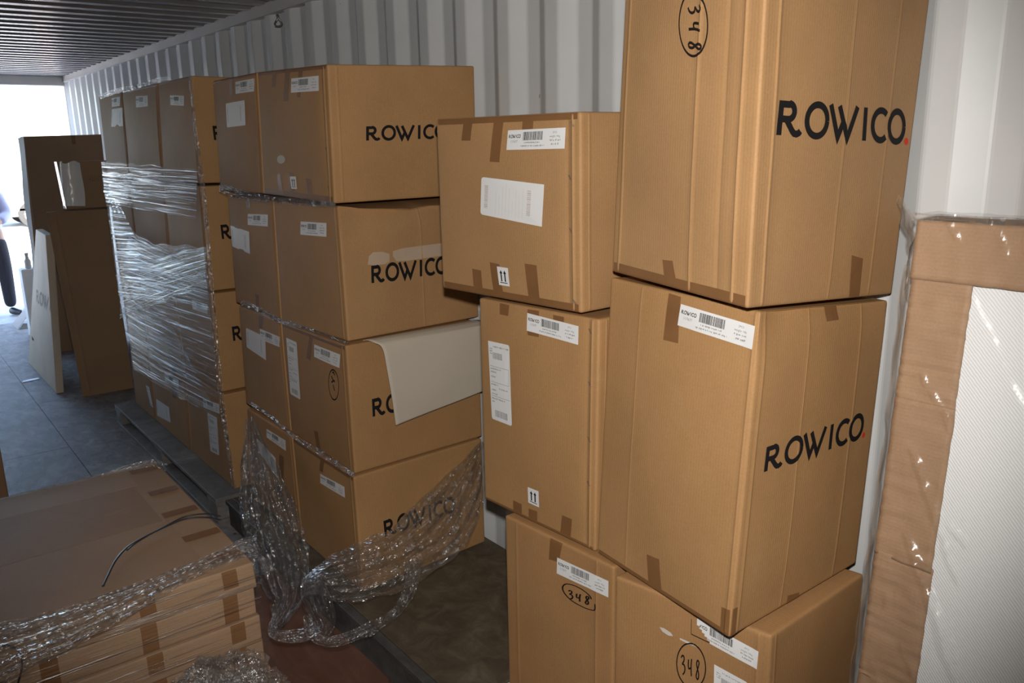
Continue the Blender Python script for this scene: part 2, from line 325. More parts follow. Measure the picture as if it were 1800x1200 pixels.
# ------------------------------------------------------------------ cartons
KEY = ('Nb', 'Rb', 'Xb', 'Lb', 'Nt', 'Rt', 'Xt', 'Lt')   # near, right, hidden, left corner; bottom, top
class Carton:
    def __init__(s, corners, seed=0, bulge=(.003, .003), crease=(), dents=(), rough=.0022, r=.007, sag=0):
        s.sag = sag
        s.c = [V(p) for p in corners]; s.seed = seed; s.bulge = bulge; s.crease = crease; s.dents = dents; s.ra = rough; s.r = r
        c = s.c; s.d = (c[1]-c[0]).length; s.w = (c[3]-c[0]).length; s.h = (c[4]-c[0]).length
        s.nL = (c[3]-c[0]).cross(c[4]-c[0]).normalized()*-1
        if s.nL.x > 0: s.nL = -s.nL
        s.nR = (c[1]-c[0]).cross(c[4]-c[0]).normalized()
        if s.nR.y > 0: s.nR = -s.nR
    def tri(s, a, b, c):
        p = s.c; q = [p[i]*(1-a)*(1-b) + p[i+1]*a*(1-b) + p[i+2]*a*b + p[i+3]*(1-a)*b for i in (0, 4)]
        return q[0]*(1-c) + q[1]*c
    def pos(s, a, b, c, off=0.0):
        D = (s.d, s.w, s.h); q = [a*D[0], b*D[1], c*D[2]]; r = s.r
        inner = [min(max(q[i], r), D[i]-r) for i in range(3)]; df = V([q[i]-inner[i] for i in range(3)])
        if df.length > 1e-9: df = df.normalized()*r
        q = [inner[i]+df[i] for i in range(3)]
        p = s.tri(q[0]/D[0], q[1]/D[1], q[2]/D[2])
        if s.sag and c > .5: p.z -= s.sag*sin(pi*a)*c**10*exp(-b*s.w/.12)*(1+.25*noise.noise(V((a*9, 0, s.seed))))
        # outward relief
        ex = min(a, 1-a)*D[0]; ey = min(b, 1-b)*D[1]; ez = min(c, 1-c)*D[2]
        def relief(u, v, W, H, bl, face):
            e = min(min(u, 1-u)*W, min(v, 1-v)*H); fade = 1-exp(-(e/.03)**1.5) if e > 0 else 0
            h = bl*16*u*(1-u)*v*(1-v) + (noise.noise(V((u*W*3.1+s.seed*5.3, v*H*3.3, s.seed+face*9))) * s.ra*1.6 + noise.noise(V((u*W*11+s.seed, v*H*9, s.seed+face*4))) * s.ra*.45)*fade
            for f, uc, dp, wd in s.crease:
                if f == face: h += dp*exp(-((u-uc)*W/wd)**2)*min(1, e/.01)
            for f, uc, vc, ru, rv, dp in s.dents:
                if f == face: h -= dp*exp(-((u-uc)/ru)**2-((v-vc)/rv)**2)
            return h
        if a < 1e-6: p = p + s.nL*(relief(1-b, c, s.w, s.h, s.bulge[0], 0)+off)
        elif b < 1e-6: p = p + s.nR*(relief(a, c, s.d, s.h, s.bulge[1], 1)+off)
        return p
    def S(s, face, u, v, off=0.0):
        u = min(max(u, .0), 1.0); v = min(max(v, .0), 1.0)
        if face == 'L': return s.pos(0, 1-u, v, off) if 0 < u < 1 else s.pos(0, 1-u, v, 0)+s.nL*off
        return s.pos(u, 0 if u > 1e-6 else 1e-7, v, 0)+s.nR*off
    def uv(s, face, px, py):
        """surface coordinates of the point of a face seen at photo pixel (px,py)"""
        d = (fw*FPX + rt*(px-900) - up*(py-600)).normalized(); u = v = .5
        f = (lambda u, v: s.tri(0, 1-u, v)) if face == 'L' else (lambda u, v: s.tri(u, 0, v))
        for _ in range(12):
            P = f(u, v); e = 1e-4; pu = (f(u+e, v)-P)/e; pv = (f(u, v+e)-P)/e
            # P + pu*du + pv*dv = CAM + d*t
            M = Matrix((pu, pv, -d)).transposed(); s_ = M.inverted() @ (CAM-P); u += s_[0]; v += s_[1]
        return u, v
    def mesh(s, name, mat, parent):
        def coords(L, extra=()):
            base = [0, .0025, .006, .012, .025]; g = [x/L for x in base] + [x for x in [i/14 for i in range(1, 14)] if .03/L < x < 1-.03/L] + [1-x/L for x in base]
            for e in extra: g += [e+k*.004/L for k in (-2, -1, -.5, 0, .5, 1, 2)]
            g = sorted(set(round(min(max(x, 0), 1), 5) for x in g)); return g
        A = coords(s.d, [c[1] for c in s.crease if c[0] == 1]); B = coords(s.w, [1-c[1] for c in s.crease if c[0] == 0]); Cc = coords(s.h)
        vs = []; fs = []; uvs = []; ix = {}
        def vert(a, b, c, uv):
            k = (a, b, c)
            if k not in ix: ix[k] = len(vs); vs.append(s.pos(a, b, c)); uvs.append(uv)
            return ix[k]
        def face(G, H, fn, uvf, flip):
            for i in range(len(G)-1):
                for j in range(len(H)-1):
                    q = [vert(*fn(G[x], H[y]), uvf(G[x], H[y])) for x, y in ((i, j), (i+1, j), (i+1, j+1), (i, j+1))]
                    fs.append(tuple(q[::-1] if flip else q))
        face(B, Cc, lambda x, y: (0, x, y), lambda x, y: (-x*s.w, y*s.h), False)
        fs[:] = [f[::-1] for f in fs]
        face(A, Cc, lambda x, y: (x, 0, y), lambda x, y: (x*s.d, y*s.h), False)
        face(B, Cc, lambda x, y: (1, x, y), lambda x, y: (x*s.w, y*s.h), False)
        face(A, Cc, lambda x, y: (x, 1, y), lambda x, y: (x*s.d, y*s.h), True)
        face(A, B, lambda x, y: (x, y, 1), lambda x, y: (x*s.d, y*s.w), False)
        face(A, B, lambda x, y: (x, y, 0), lambda x, y: (x*s.d, y*s.w), True)
        return obj(name, vs, fs, mat, parent, smooth=True, uvs=uvs)
# ---- flat print and stickers laid on a carton face
def ring(cx, cy, rx, ry, a0=0, a1=360, n=40):
    return [(cx+rx*cos(math.radians(a0+(a1-a0)*i/n)), cy+ry*sin(math.radians(a0+(a1-a0)*i/n))) for i in range(n+1)]
def stroke(vs, fs, pts, w):
    """ribbon of width w along a 2-D polyline"""
    n = len(pts); b = len(vs)
    for i in range(n):
        p = pts[i]; a = pts[max(i-1, 0)]; c = pts[min(i+1, n-1)]
        d1 = (p[0]-a[0], p[1]-a[1]); d2 = (c[0]-p[0], c[1]-p[1])
        def nrm(d):
            l = math.hypot(*d); return (d[0]/l, d[1]/l) if l > 1e-9 else None
        d1, d2 = nrm(d1), nrm(d2); d1 = d1 or d2; d2 = d2 or d1
        tx, ty = d1[0]+d2[0], d1[1]+d2[1]; l = math.hypot(tx, ty) or 1; tx, ty = tx/l, ty/l
        k = 1/max(.45, abs(d1[0]*tx+d1[1]*ty)); nx, ny = -ty*w/2*k, tx*w/2*k
        vs += [(p[0]+nx, p[1]+ny), (p[0]-nx, p[1]-ny)]
    for i in range(n-1): fs.append((b+2*i, b+2*i+1, b+2*i+3, b+2*i+2))
def sub(pts, n=8):
    out = []
    for i in range(len(pts)-1):
        for k in range(n): out.append((pts[i][0]+(pts[i+1][0]-pts[i][0])*k/n, pts[i][1]+(pts[i+1][1]-pts[i][1])*k/n))
    return out+[pts[-1]]
LW = 6.2
def wordmark(sw=.20):
    vs = []; fs = []; h = sw/2; st = lambda p: stroke(vs, fs, p, sw)
    st(sub([(h, 0), (h, 1)])); st(sub([(h, 1-h), (.42, 1-h)], 4)+ring(.42, .70, .225, .225, 90, -90, 16)[1:]+sub([(.42, .475), (h, .475)], 3))
    st(sub([(.36, .45), (.62, .14)], 4)+[(.70, .075), (.80, .06), (.90, .10), (.95, .16)])
    st(ring(1.63, .5, .445, .46)); st(sub([(2.20, 1.0), (2.62, .04)])+sub([(2.62, .04), (2.86, .56)])[1:]); st(sub([(2.62, .98), (3.08, .04)])+sub([(3.08, .04), (3.52, 1.0)])[1:])
    st(sub([(3.95, 0), (3.95, 1)])); st(ring(4.80, .5, .44, .45, 48, 312)); st(ring(5.72, .5, .445, .46))
    return vs, fs
WM = wordmark(); WMB = wordmark(.21)
def onto(cart, face, quad, W, H, vs, fs, name, mat, parent, off):
    """quad: uv of TL, TR, BR, BL; 2-D coordinates run 0..W, 0..H from the lower left"""
    def mp(x, y):
        s_, t_ = x/W, y/H; tl, tr, br, bl = quad
        u = (tl[0]*(1-s_)+tr[0]*s_)*t_+(bl[0]*(1-s_)+br[0]*s_)*(1-t_); v = (tl[1]*(1-s_)+tr[1]*s_)*t_+(bl[1]*(1-s_)+br[1]*s_)*(1-t_)
        return cart.S(face, u, v, off)
    P = [mp(x, y) for x, y in vs]
    # wind towards the outside
    nn = cart.nL if face == 'L' else cart.nR
    out = []
    for f in fs:
        g = (P[f[1]]-P[f[0]]).cross(P[f[-1]]-P[f[0]]); out.append(f if g.dot(nn) > 0 else f[::-1])
    return obj(name, P, out, mat, parent, uvs=[(x, y) for x, y in vs])
def gridq(W, H, nx=8, ny=6, cut=0):
    vs = [(W*i/nx, H*j/ny) for j in range(ny+1) for i in range(nx+1)]; fs = [(j*(nx+1)+i, j*(nx+1)+i+1, (j+1)*(nx+1)+i+1, (j+1)*(nx+1)+i) for j in range(ny) for i in range(nx)]
    return vs, fs
def rounded(W, H, r, n=5, corners=(1, 1, 1, 1)):
    out = []
    for (cx, cy, a), k in zip(((W-r, H-r, 0), (r, H-r, 90), (r, r, 180), (W-r, r, 270)), corners):
        if k: out += [(cx+r*cos(math.radians(a+90*i/n)), cy+r*sin(math.radians(a+90*i/n))) for i in range(n+1)]
        else: out.append((W if cx > W/2 else 0, H if cy > H/2 else 0))
    c = (W/2, H/2); n_ = len(out); vs = [c]+[(c[0]+(p[0]-c[0])*.5, c[1]+(p[1]-c[1])*.5) for p in out]+out
    fs = [(0, 1+i, 1+(i+1) % n_) for i in range(n_)]+[(1+i, 1+n_+i, 1+n_+(i+1) % n_, 1+(i+1) % n_) for i in range(n_)]
    return vs, fs
def rect(vs, fs, x0, y0, x1, y1, n=1):
    for k in range(n):
        a, b_ = x0+(x1-x0)*k/n, x0+(x1-x0)*(k+1)/n; b = len(vs); vs += [(a, y0), (b_, y0), (b_, y1), (a, y1)]; fs.append((b, b+1, b+2, b+3))
def barcode(vs, fs, x0, y0, x1, y1, rnd):
    x = x0
    while x < x1:
        w = rnd.choice((.6, .6, 1.2, 1.8, 2.4))*(x1-x0)/95; rect(vs, fs, x, y0, min(x+w, x1), y1); x += w+rnd.choice((.6, 1.2, 1.2, 1.8))*(x1-x0)/95
def fineprint(vs, fs, x0, x1, y, h, rnd):
    """a line of print too small to read: short irregular marks"""
    x = x0
    while x < x1:
        w = rnd.uniform(.3, .9)*h; rect(vs, fs, x, y+(rnd.random() < .5)*h*.25, x+w*.5, y+h*rnd.uniform(.7, 1)); x += w*rnd.choice((.75, .8, .9, 1.6))
TXT = {}
def text2d(s_, h):
    if s_ not in TXT:
        cu = bpy.data.curves.new('t', 'FONT'); cu.body = s_; cu.size = 1; cu.resolution_u = 2; o = bpy.data.objects.new('t', cu); COL.objects.link(o)
        dg = bpy.context.evaluated_depsgraph_get(); me = bpy.data.meshes.new_from_object(o.evaluated_get(dg))
        TXT[s_] = ([(v.co.x, v.co.y) for v in me.vertices], [tuple(p.vertices) for p in me.polygons])
        bpy.data.objects.remove(o); bpy.data.curves.remove(cu); bpy.data.meshes.remove(me)
    vs, fs = TXT[s_]; k = h/.69
    return [(x*k, y*k) for x, y in vs], fs
def addtxt(vs, fs, s_, x, y, h, sx=1):
    a, f = text2d(s_, h); b = len(vs); vs += [(x+p*sx, y+q) for p, q in a]; fs += [tuple(i+b for i in g) for g in f]
def label(cart, parent, px, num='117677', seed=1, torn=False, glare=False):
    """small white product sticker, 4.1:1"""
    q = [cart.uv('L', *p) for p in px]; rnd = random.Random(seed); W, H = 4.1, 1.0
    if torn:
        vs, fs = gridq(W, H, 24, 8); fs = [f for f in fs if sum(vs[i][0] for i in f)/4 > 1.12-1.0*(sum(vs[i][1] for i in f)/4)+.10*sin(7*(sum(vs[i][1] for i in f)/4))+.05]
    else: vs, fs = gridq(W, H)
    o = onto(cart, 'L', q, W, H, vs, fs, 'product_label', PAPER, parent, .0016)
    vs = []; fs = []; barcode(vs, fs, 1.18, .46, 2.6, .88, rnd); x0 = .12
    if torn:
        vs = [(x, y) for x, y in vs]
    k = .88/LW/1.0; wm = [(x0+x*k, .60+y*k*1.15) for x, y in WMB[0]]
    if torn: keep = [f for f in WM[1] if sum(wm[i][0] for i in f)/4 > .52]
    else: keep = WM[1]
    b = len(vs); vs += wm; fs += [tuple(i+b for i in f) for f in keep]
    onto(cart, 'L', q, W, H, vs, fs, 'label_print', INK, o, .0021)['kind'] = 'stuff'
    vs = []; fs = []
    if not torn: addtxt(vs, fs, num, .28, .36, .12)
    fineprint(vs, fs, 1.3, 2.4, .30, .09, rnd); fineprint(vs, fs, 1.05, 2.75, .14, .09, rnd)
    addtxt(vs, fs, '2PCS', 3.28, .76, .09); addtxt(vs, fs, 'weight 14kg', 3.08, .57, .10)
    fineprint(vs, fs, 3.1, 3.8, .38, .10, rnd); fineprint(vs, fs, 3.2, 3.7, .20, .10, rnd)
    onto(cart, 'L', q, W, H, vs, fs, 'small_print', GINK, o, .0021)['kind'] = 'stuff'
    return o
def waybill(cart, parent, px, kind='port', seed=1):
    q = [cart.uv('L', *p) for p in px]; rnd = random.Random(seed+50)
    if kind == 'land':
        W, H = 1.55, 1.0; vs, fs = rounded(W, H, .07, corners=(0, 1, 1, 0)); o = onto(cart, 'L', q, W, H, vs, fs, 'waybill', PAPER, parent, .0016)
        vs = []; fs = []
        for x in (.10, 1.18):
            y = .2
            while y < .8:
                h = rnd.choice((.01, .02, .03)); rect(vs, fs, x, y, x+.09, y+h); y += h+.015
        for k in range(9): rect(vs, fs, .4+k*.085, .08, .404+k*.085, .08+rnd.uniform(.3, .85))
        onto(cart, 'L', q, W, H, vs, fs, 'faded_print', PINK, o, .0021)['kind'] = 'stuff'
    else:
        W, H = 1.0, 2.0; vs, fs = rounded(W, H, .07, corners=(1, 0, 1, 1)); o = onto(cart, 'L', q, W, H, vs, fs, 'waybill', PAPER, parent, .0016)
        vs = []; fs = []; barcode(vs, fs, .22, 1.58, .66, 1.74, rnd); barcode(vs, fs, .2, .10, .8, .27, rnd)
        for y in (1.38, .98, .62): rect(vs, fs, .06, y, .94, y+.008, 4)
        rect(vs, fs, .935, .98, .943, 1.38)
        for y, x0, x1 in ((1.86, .25, .93), (1.8, .08, .2), (1.74, .08, .2), (1.68, .08, .18), (1.3, .08, .6), (1.22, .08, .35), (1.1, .08, .3), (.9, .08, .4), (.82, .45, .85), (.76, .08, .3), (.66, .08, .35), (.54, .08, .75), (.46, .08, .2)): fineprint(vs, fs, x0, x1, y, .045, rnd)
        onto(cart, 'L', q, W, H, vs, fs, 'label_print', GINK, o, .0021)['kind'] = 'stuff'
    return o
def arrows(cart, parent, px):
    q = [cart.uv('L', *p) for p in px]; W, H = 1.0, 1.6; vs, fs = gridq(W, H, 2, 3); o = onto(cart, 'L', q, W, H, vs, fs, 'this_way_up_label', PAPER, parent, .0016)
    vs = []; fs = []
    for x in (.33, .67):
        stroke(vs, fs, sub([(x, .36), (x, 1.1)], 3), .11); b = len(vs); vs += [(x-.13, 1.05), (x+.13, 1.05), (x, 1.34)]; fs.append((b, b+1, b+2))
    stroke(vs, fs, sub([(.16, .25), (.84, .25)], 3), .07)
    onto(cart, 'L', q, W, H, vs, fs, 'arrow_print', INK, o, .0021)['kind'] = 'stuff'
def tape(cart, parent, face, px=None, q=None):
    q = q or [cart.uv(face, *p) for p in px]; q = [(min(max(u, .004), .996), min(max(v, .002), .998)) for u, v in q]
    vs, fs = gridq(1, 1, 5, 8); return onto(cart, face, q, 1, 1, vs, fs, 'packing_tape', TAPE, parent, .0011)
def brand(cart, parent, q, dot=True):
    o = onto(cart, 'R', q, LW, 1.0, WM[0], WM[1], 'brand_print', INK, parent, .0012)
    if dot:
        r_ = ring(LW+.14, .07, .115, .115, 0, 360, 16)[:-1]; vs = [(LW+.14, .07)]+r_; fs = [(0, 1+i, 1+(i+1) % 16) for i in range(16)]
        onto(cart, 'R', q, LW, 1.0, vs, fs, 'red_dot', RED, parent, .0012)
GLY = {'3': [[(.05, .85), (.2, .98), (.42, .92), (.42, .72), (.2, .55), (.45, .5), (.55, .28), (.42, .08), (.22, .0)]],
       '4': [[(.08, .9), (.05, .55), (.15, .42), (.42, .5)], [(.50, .95), (.42, .5), (.45, .05)]],
       '8': [[(.42, .62), (.55, .88), (.38, 1.0), (.22, .85), (.3, .6), (.48, .35), (.45, .1), (.28, .02), (.15, .18), (.28, .45), (.42, .62)]]}
def marker(cart, parent, face, px, rot=False, w=.045, only_oval=False, chars='348', oval=None):
    """handwritten number inside an oval; px is the quad that bounds the oval"""
    q = [cart.uv(face, *p) for p in px]; vs = []; fs = []
    if oval == 'open': stroke(vs, fs, spline([(.83, .55), (.78, .70), (.6, .88), (.35, .99), (.1, .95), (.0, .72), (.08, .45), (.3, .2), (.6, .04), (.82, .0), (.93, .06), (.94, .3), (.93, .36)], 60), w)
    else: stroke(vs, fs, ring(.5, .5, .47, .48, 60, 424, 60), w)
    if not only_oval:
        for i, ch in enumerate(chars):
            for s_ in GLY[ch]:
                p = spline(s_, 24)
                if rot: p = [(.34+.42*y, .80-.27*i-.24*x) for x, y in p]
                else: p = [(.17+.23*i+.24*x, .28+.42*y-.03*i) for x, y in p]
                stroke(vs, fs, p, w*1.1)
    else:
        for s_ in ([(.40, .88), (.52, .90), (.62, .82)], [(.30, .76), (.48, .64), (.62, .63)], [(.5, .64), (.3, .56)], [(.45, .5), (.6, .32)]): stroke(vs, fs, spline(s_, 10), w*1.2)
    return onto(cart, face, q, 1, 1, vs, fs, 'marker_writing', MARK, parent, .0012)
def patch(cart, parent, face, pts, name, mat, off=.0012, lab=None):
    """an irregular flat mark; pts are photo pixels round its outline"""
    q = [cart.uv(face, *p) for p in pts]; n_ = len(q); c = (sum(a[0] for a in q)/n_, sum(a[1] for a in q)/n_)
    P = [cart.S(face, *c, off)]+[cart.S(face, (a[0]+c[0])/2, (a[1]+c[1])/2, off) for a in q]+[cart.S(face, *a, off) for a in q]
    fs = [(0, 1+i, 1+(i+1) % n_) for i in range(n_)]+[(1+i, 1+n_+i, 1+n_+(i+1) % n_, 1+(i+1) % n_) for i in range(n_)]
    o = obj(name, P, fs, mat, parent)
    if lab: o['label'] = lab
    return o

CORNERS = {
 'A1c': [(-0.663,4.257,1.711), (-0.053,4.257,1.695), (-0.053,4.869,1.695), (-0.663,4.868,1.711), (-0.655,4.254,2.223), (-0.046,4.255,2.216), (-0.046,4.808,2.216), (-0.655,4.807,2.223)],
 'A1f': [(-0.663,5.604,1.711), (-0.053,5.605,1.695), (-0.053,6.173,1.695), (-0.663,6.173,1.711), (-0.655,5.558,2.223), (-0.046,5.559,2.216), (-0.046,6.172,2.216), (-0.655,6.170,2.223)],
 'A1m': [(-0.663,4.874,1.711), (-0.053,4.875,1.695), (-0.053,5.599,1.695), (-0.663,5.598,1.711), (-0.655,4.813,2.223), (-0.046,4.814,2.216), (-0.046,5.553,2.216), (-0.655,5.552,2.223)],
 'A2c': [(-0.699,4.169,1.181), (-0.088,4.169,1.176), (-0.088,4.791,1.176), (-0.699,4.791,1.181), (-0.691,4.166,1.701), (-0.082,4.167,1.692), (-0.082,4.772,1.692), (-0.691,4.772,1.701)],
 'A2f': [(-0.699,5.500,1.181), (-0.088,5.499,1.176), (-0.088,6.038,1.176), (-0.699,6.039,1.181), (-0.691,5.491,1.701), (-0.082,5.492,1.692), (-0.082,6.049,1.692), (-0.691,6.048,1.701)],
 'A2m': [(-0.699,4.797,1.181), (-0.088,4.797,1.176), (-0.088,5.493,1.176), (-0.699,5.494,1.181), (-0.691,4.778,1.701), (-0.082,4.778,1.692), (-0.082,5.486,1.692), (-0.691,5.485,1.701)],
 'A3c': [(-0.719,4.112,0.667), (-0.109,4.112,0.675), (-0.109,4.688,0.675), (-0.719,4.688,0.667), (-0.717,4.111,1.178), (-0.107,4.111,1.173), (-0.107,4.725,1.173), (-0.717,4.725,1.178)],
 'A3f': [(-0.719,5.458,0.667), (-0.109,5.458,0.675), (-0.109,5.933,0.675), (-0.719,5.933,0.667), (-0.717,5.425,1.178), (-0.107,5.425,1.173), (-0.107,5.956,1.173), (-0.717,5.956,1.178)],
 'A3m': [(-0.719,4.694,0.667), (-0.109,4.694,0.675), (-0.109,5.452,0.675), (-0.719,5.452,0.667), (-0.717,4.731,1.178), (-0.107,4.731,1.173), (-0.107,5.419,1.173), (-0.717,5.419,1.178)],
 'A4c': [(-0.709,4.081,0.143), (-0.103,4.065,0.162), (-0.103,4.764,0.162), (-0.709,4.780,0.143), (-0.730,4.071,0.664), (-0.118,4.052,0.672), (-0.118,4.629,0.672), (-0.730,4.648,0.664)],
 'A4f': [(-0.709,5.523,0.143), (-0.103,5.507,0.162), (-0.103,6.004,0.162), (-0.709,6.021,0.143), (-0.730,5.412,0.664), (-0.118,5.392,0.672), (-0.118,5.861,0.672), (-0.730,5.881,0.664)],
 'A4m': [(-0.709,4.786,0.143), (-0.103,4.770,0.162), (-0.103,5.501,0.162), (-0.709,5.517,0.143), (-0.730,4.654,0.664), (-0.118,4.635,0.672), (-0.118,5.386,0.672), (-0.730,5.406,0.664)],
 'B1c': [(-0.665,2.777,1.679), (-0.030,2.775,1.679), (-0.036,3.420,1.690), (-0.670,3.422,1.690), (-0.663,2.762,2.158), (-0.035,2.763,2.175), (-0.031,3.405,2.194), (-0.660,3.404,2.178)],
 'B1m': [(-0.670,3.428,1.690), (-0.036,3.426,1.690), (-0.036,3.946,1.690), (-0.670,3.948,1.690), (-0.660,3.410,2.178), (-0.031,3.411,2.194), (-0.031,3.936,2.194), (-0.660,3.935,2.178)],
 'B2c': [(-0.642,2.790,1.159), (-0.014,2.811,1.160), (-0.038,3.384,1.161), (-0.666,3.362,1.157), (-0.645,2.792,1.669), (-0.014,2.812,1.667), (-0.026,3.379,1.664), (-0.657,3.359,1.665)],
 'B2m': [(-0.666,3.368,1.157), (-0.038,3.390,1.161), (-0.038,3.925,1.161), (-0.666,3.903,1.157), (-0.657,3.365,1.665), (-0.026,3.385,1.664), (-0.026,3.920,1.664), (-0.657,3.901,1.665)],
 'B3c': [(-0.675,2.743,0.645), (-0.064,2.742,0.652), (-0.060,3.347,0.658), (-0.671,3.348,0.651), (-0.673,2.748,1.156), (-0.064,2.745,1.157), (-0.063,3.348,1.147), (-0.672,3.351,1.150)],
 'B3m': [(-0.671,3.354,0.651), (-0.060,3.353,0.658), (-0.060,3.890,0.658), (-0.671,3.891,0.651), (-0.672,3.357,1.150), (-0.063,3.354,1.147), (-0.063,3.850,1.147), (-0.672,3.852,1.150)],
 'B4c': [(-0.681,2.731,0.143), (-0.068,2.738,0.157), (-0.072,3.301,0.168), (-0.685,3.294,0.154), (-0.690,2.723,0.642), (-0.077,2.729,0.649), (-0.080,3.291,0.655), (-0.693,3.285,0.648)],
 'B4m': [(-0.685,3.300,0.154), (-0.072,3.307,0.168), (-0.072,3.877,0.168), (-0.685,3.870,0.154), (-0.693,3.291,0.648), (-0.080,3.297,0.655), (-0.080,3.829,0.655), (-0.693,3.824,0.648)],
 'C1': [(-0.582,1.555,1.447), (-0.032,1.565,1.447), (-0.081,2.147,1.447), (-0.631,2.137,1.447), (-0.586,1.555,1.955), (-0.036,1.565,1.955), (-0.081,2.147,1.955), (-0.631,2.137,1.955)],
 'C2': [(-0.560,1.523,0.770), (-0.020,1.533,0.770), (-0.048,2.016,0.770), (-0.588,2.006,0.770), (-0.550,1.523,1.431), (-0.010,1.533,1.431), (-0.047,2.016,1.428), (-0.587,2.006,1.428)],
 'C3': [(-0.574,1.435,0.002), (-0.054,1.435,0.002), (-0.083,1.880,0.002), (-0.603,1.880,0.002), (-0.574,1.435,0.765), (-0.054,1.435,0.765), (-0.083,1.880,0.765), (-0.603,1.880,0.765)],
 'D1': [(-0.639,1.000,1.549), (-0.042,1.010,1.501), (-0.004,1.470,1.519), (-0.568,1.460,1.567), (-0.656,0.981,2.289), (-0.020,0.993,2.251), (-0.004,1.461,2.249), (-0.540,1.449,2.287)],
 'D2': [(-0.609,1.028,0.770), (-0.070,1.027,0.770), (-0.020,1.516,0.770), (-0.559,1.517,0.770), (-0.550,1.030,1.526), (-0.017,1.030,1.479), (-0.004,1.510,1.495), (-0.522,1.510,1.541)],
 'D3': [(-0.514,0.981,0.002), (-0.087,0.994,0.002), (-0.170,1.420,0.002), (-0.597,1.407,0.002), (-0.514,0.981,0.760), (-0.087,0.994,0.760), (-0.170,1.420,0.760), (-0.597,1.407,0.760)],
}

GA = 'cartons on the far film-wrapped pallet'; GB = 'cartons on the middle pallet'; GC = 'tall right-hand stacks of cartons'
LAB = {
 'A1c': 'top carton of the nearest column on the far film-wrapped pallet, bare brown side', 'A2c': 'second carton from top, nearest column of the far wrapped pallet, half an R showing',
 'A3c': 'third carton from top in the nearest column of the far wrapped pallet', 'A4c': 'bottom carton of the nearest column on the far wrapped pallet, two stickers by its edge',
 'A1m': 'top carton of the middle column on the far wrapped pallet, shiny taped sticker', 'A2m': 'second carton from top in the middle column of the far wrapped pallet',
 'A3m': 'third carton from top in the middle column of the far wrapped pallet', 'A4m': 'bottom carton of the middle column on the far wrapped pallet, slanting white waybill',
 'A1f': 'top carton of the farthest column on the far wrapped pallet, sticker over waybill', 'A2f': 'second carton from top in the farthest column of the far wrapped pallet',
 'A3f': 'third carton from top in the farthest column of the far wrapped pallet', 'A4f': 'bottom carton of the farthest column on the far wrapped pallet',
 'B1c': 'top near carton of the middle pallet, with small arrow sticker and pale round mark', 'B2c': 'carton with rubbed paper layer above its printing, second from top on middle pallet',
 'B3c': 'carton with pale sheet hanging over its printed side, third from top on middle pallet', 'B4c': 'bottom near carton of the middle pallet, behind the swag of clear film',
 'B1m': 'top far carton of the middle pallet, with square waybill below its sticker', 'B2m': 'second carton from top in the far column of the middle pallet, slanting waybill',
 'B3m': 'third carton from top in the far column of the middle pallet, waybill under sticker', 'B4m': 'bottom carton in the far column of the middle pallet, behind the hanging film',
 'C1': 'top carton beside the tallest stack, with landscape waybill and arrow sticker', 'C2': 'upright carton with tall printed waybill, between two others in its stack',
 'C3': 'bottom carton with small number in an oval under its sticker', 'D1': 'largest and highest carton, number in an oval turned sideways, big black lettering',
 'D2': 'large middle carton of the tallest stack, lettering with red dot slanting upwards', 'D3': 'bottom carton of the tallest stack, torn sticker and large number in an oval',
}
CT = {}; EM = {}
def carton(key, mat, **kw):
    co = [V(p) for p in CORNERS[key]]
    c = Carton(co, seed=sum(ord(x)*(i+1) for i, x in enumerate(key)) % 17, **kw); CT[key] = c
    base = sum((co[i] for i in range(4)), V((0, 0, 0)))/4
    e = empty('cardboard_carton', base, LAB[key], 'carton', GA if key[0] == 'A' else GB if key[0] == 'B' else GC); EM[key] = e
    c.mesh('cardboard_shell', mat, e)
    return c, e
FOLD = [(0, .955, .0028, .0035), (0, .915, -.002, .006)]
for i, k in enumerate(sorted(CORNERS)):
    kw = dict(crease=[(0, .95, .0022, .004)], bulge=(.004, .003))
    if k in ('B1c', 'C1', 'C2'): kw = dict(crease=[(0, .955, .003, .0035), (0, .925, -.0025, .008), (1, .055, .0015, .003)], bulge=(.008, .003))
    if k == 'B2c': kw['dents'] = [(1, .45, 1.0, .40, .10, .020), (1, .12, .9, .1, .12, .006)]; kw['sag'] = .030; kw['crease'] = kw['crease']+[(1, .56, .0014, .003)]
    if k == 'D1': kw = dict(crease=[(0, .90, .003, .004), (0, .80, -.0018, .006), (0, .62, .0022, .004), (0, .06, .002, .004), (1, .08, .0022, .004), (1, .50, .0010, .003), (1, .80, .0010, .003)], bulge=(.007, .004))
    if k == 'D2': kw = dict(crease=[(0, .975, .0022, .004), (1, .05, .0016, .004), (1, .36, .0010, .003), (1, .78, .0012, .003), (0, .25, .0010, .003)], bulge=(.008, .006), dents=[(1, .15, .97, .12, .06, .012), (1, .55, 1.0, .4, .05, .010)])
    if k == 'C3': kw = dict(crease=[(0, .86, .0018, .004), (0, .12, .0012, .004)], bulge=(.003, .003))
    if k == 'D3': kw = dict(crease=[(0, .93, .002, .004), (1, .05, .0015, .004)], bulge=(.003, .003))
    if k[0] == 'A' and k[2] == 'm': kw['bulge'] = (.010, .003)
    carton(k, KR[i % 3], **kw)
P = lambda k: (CT[k], EM[k])

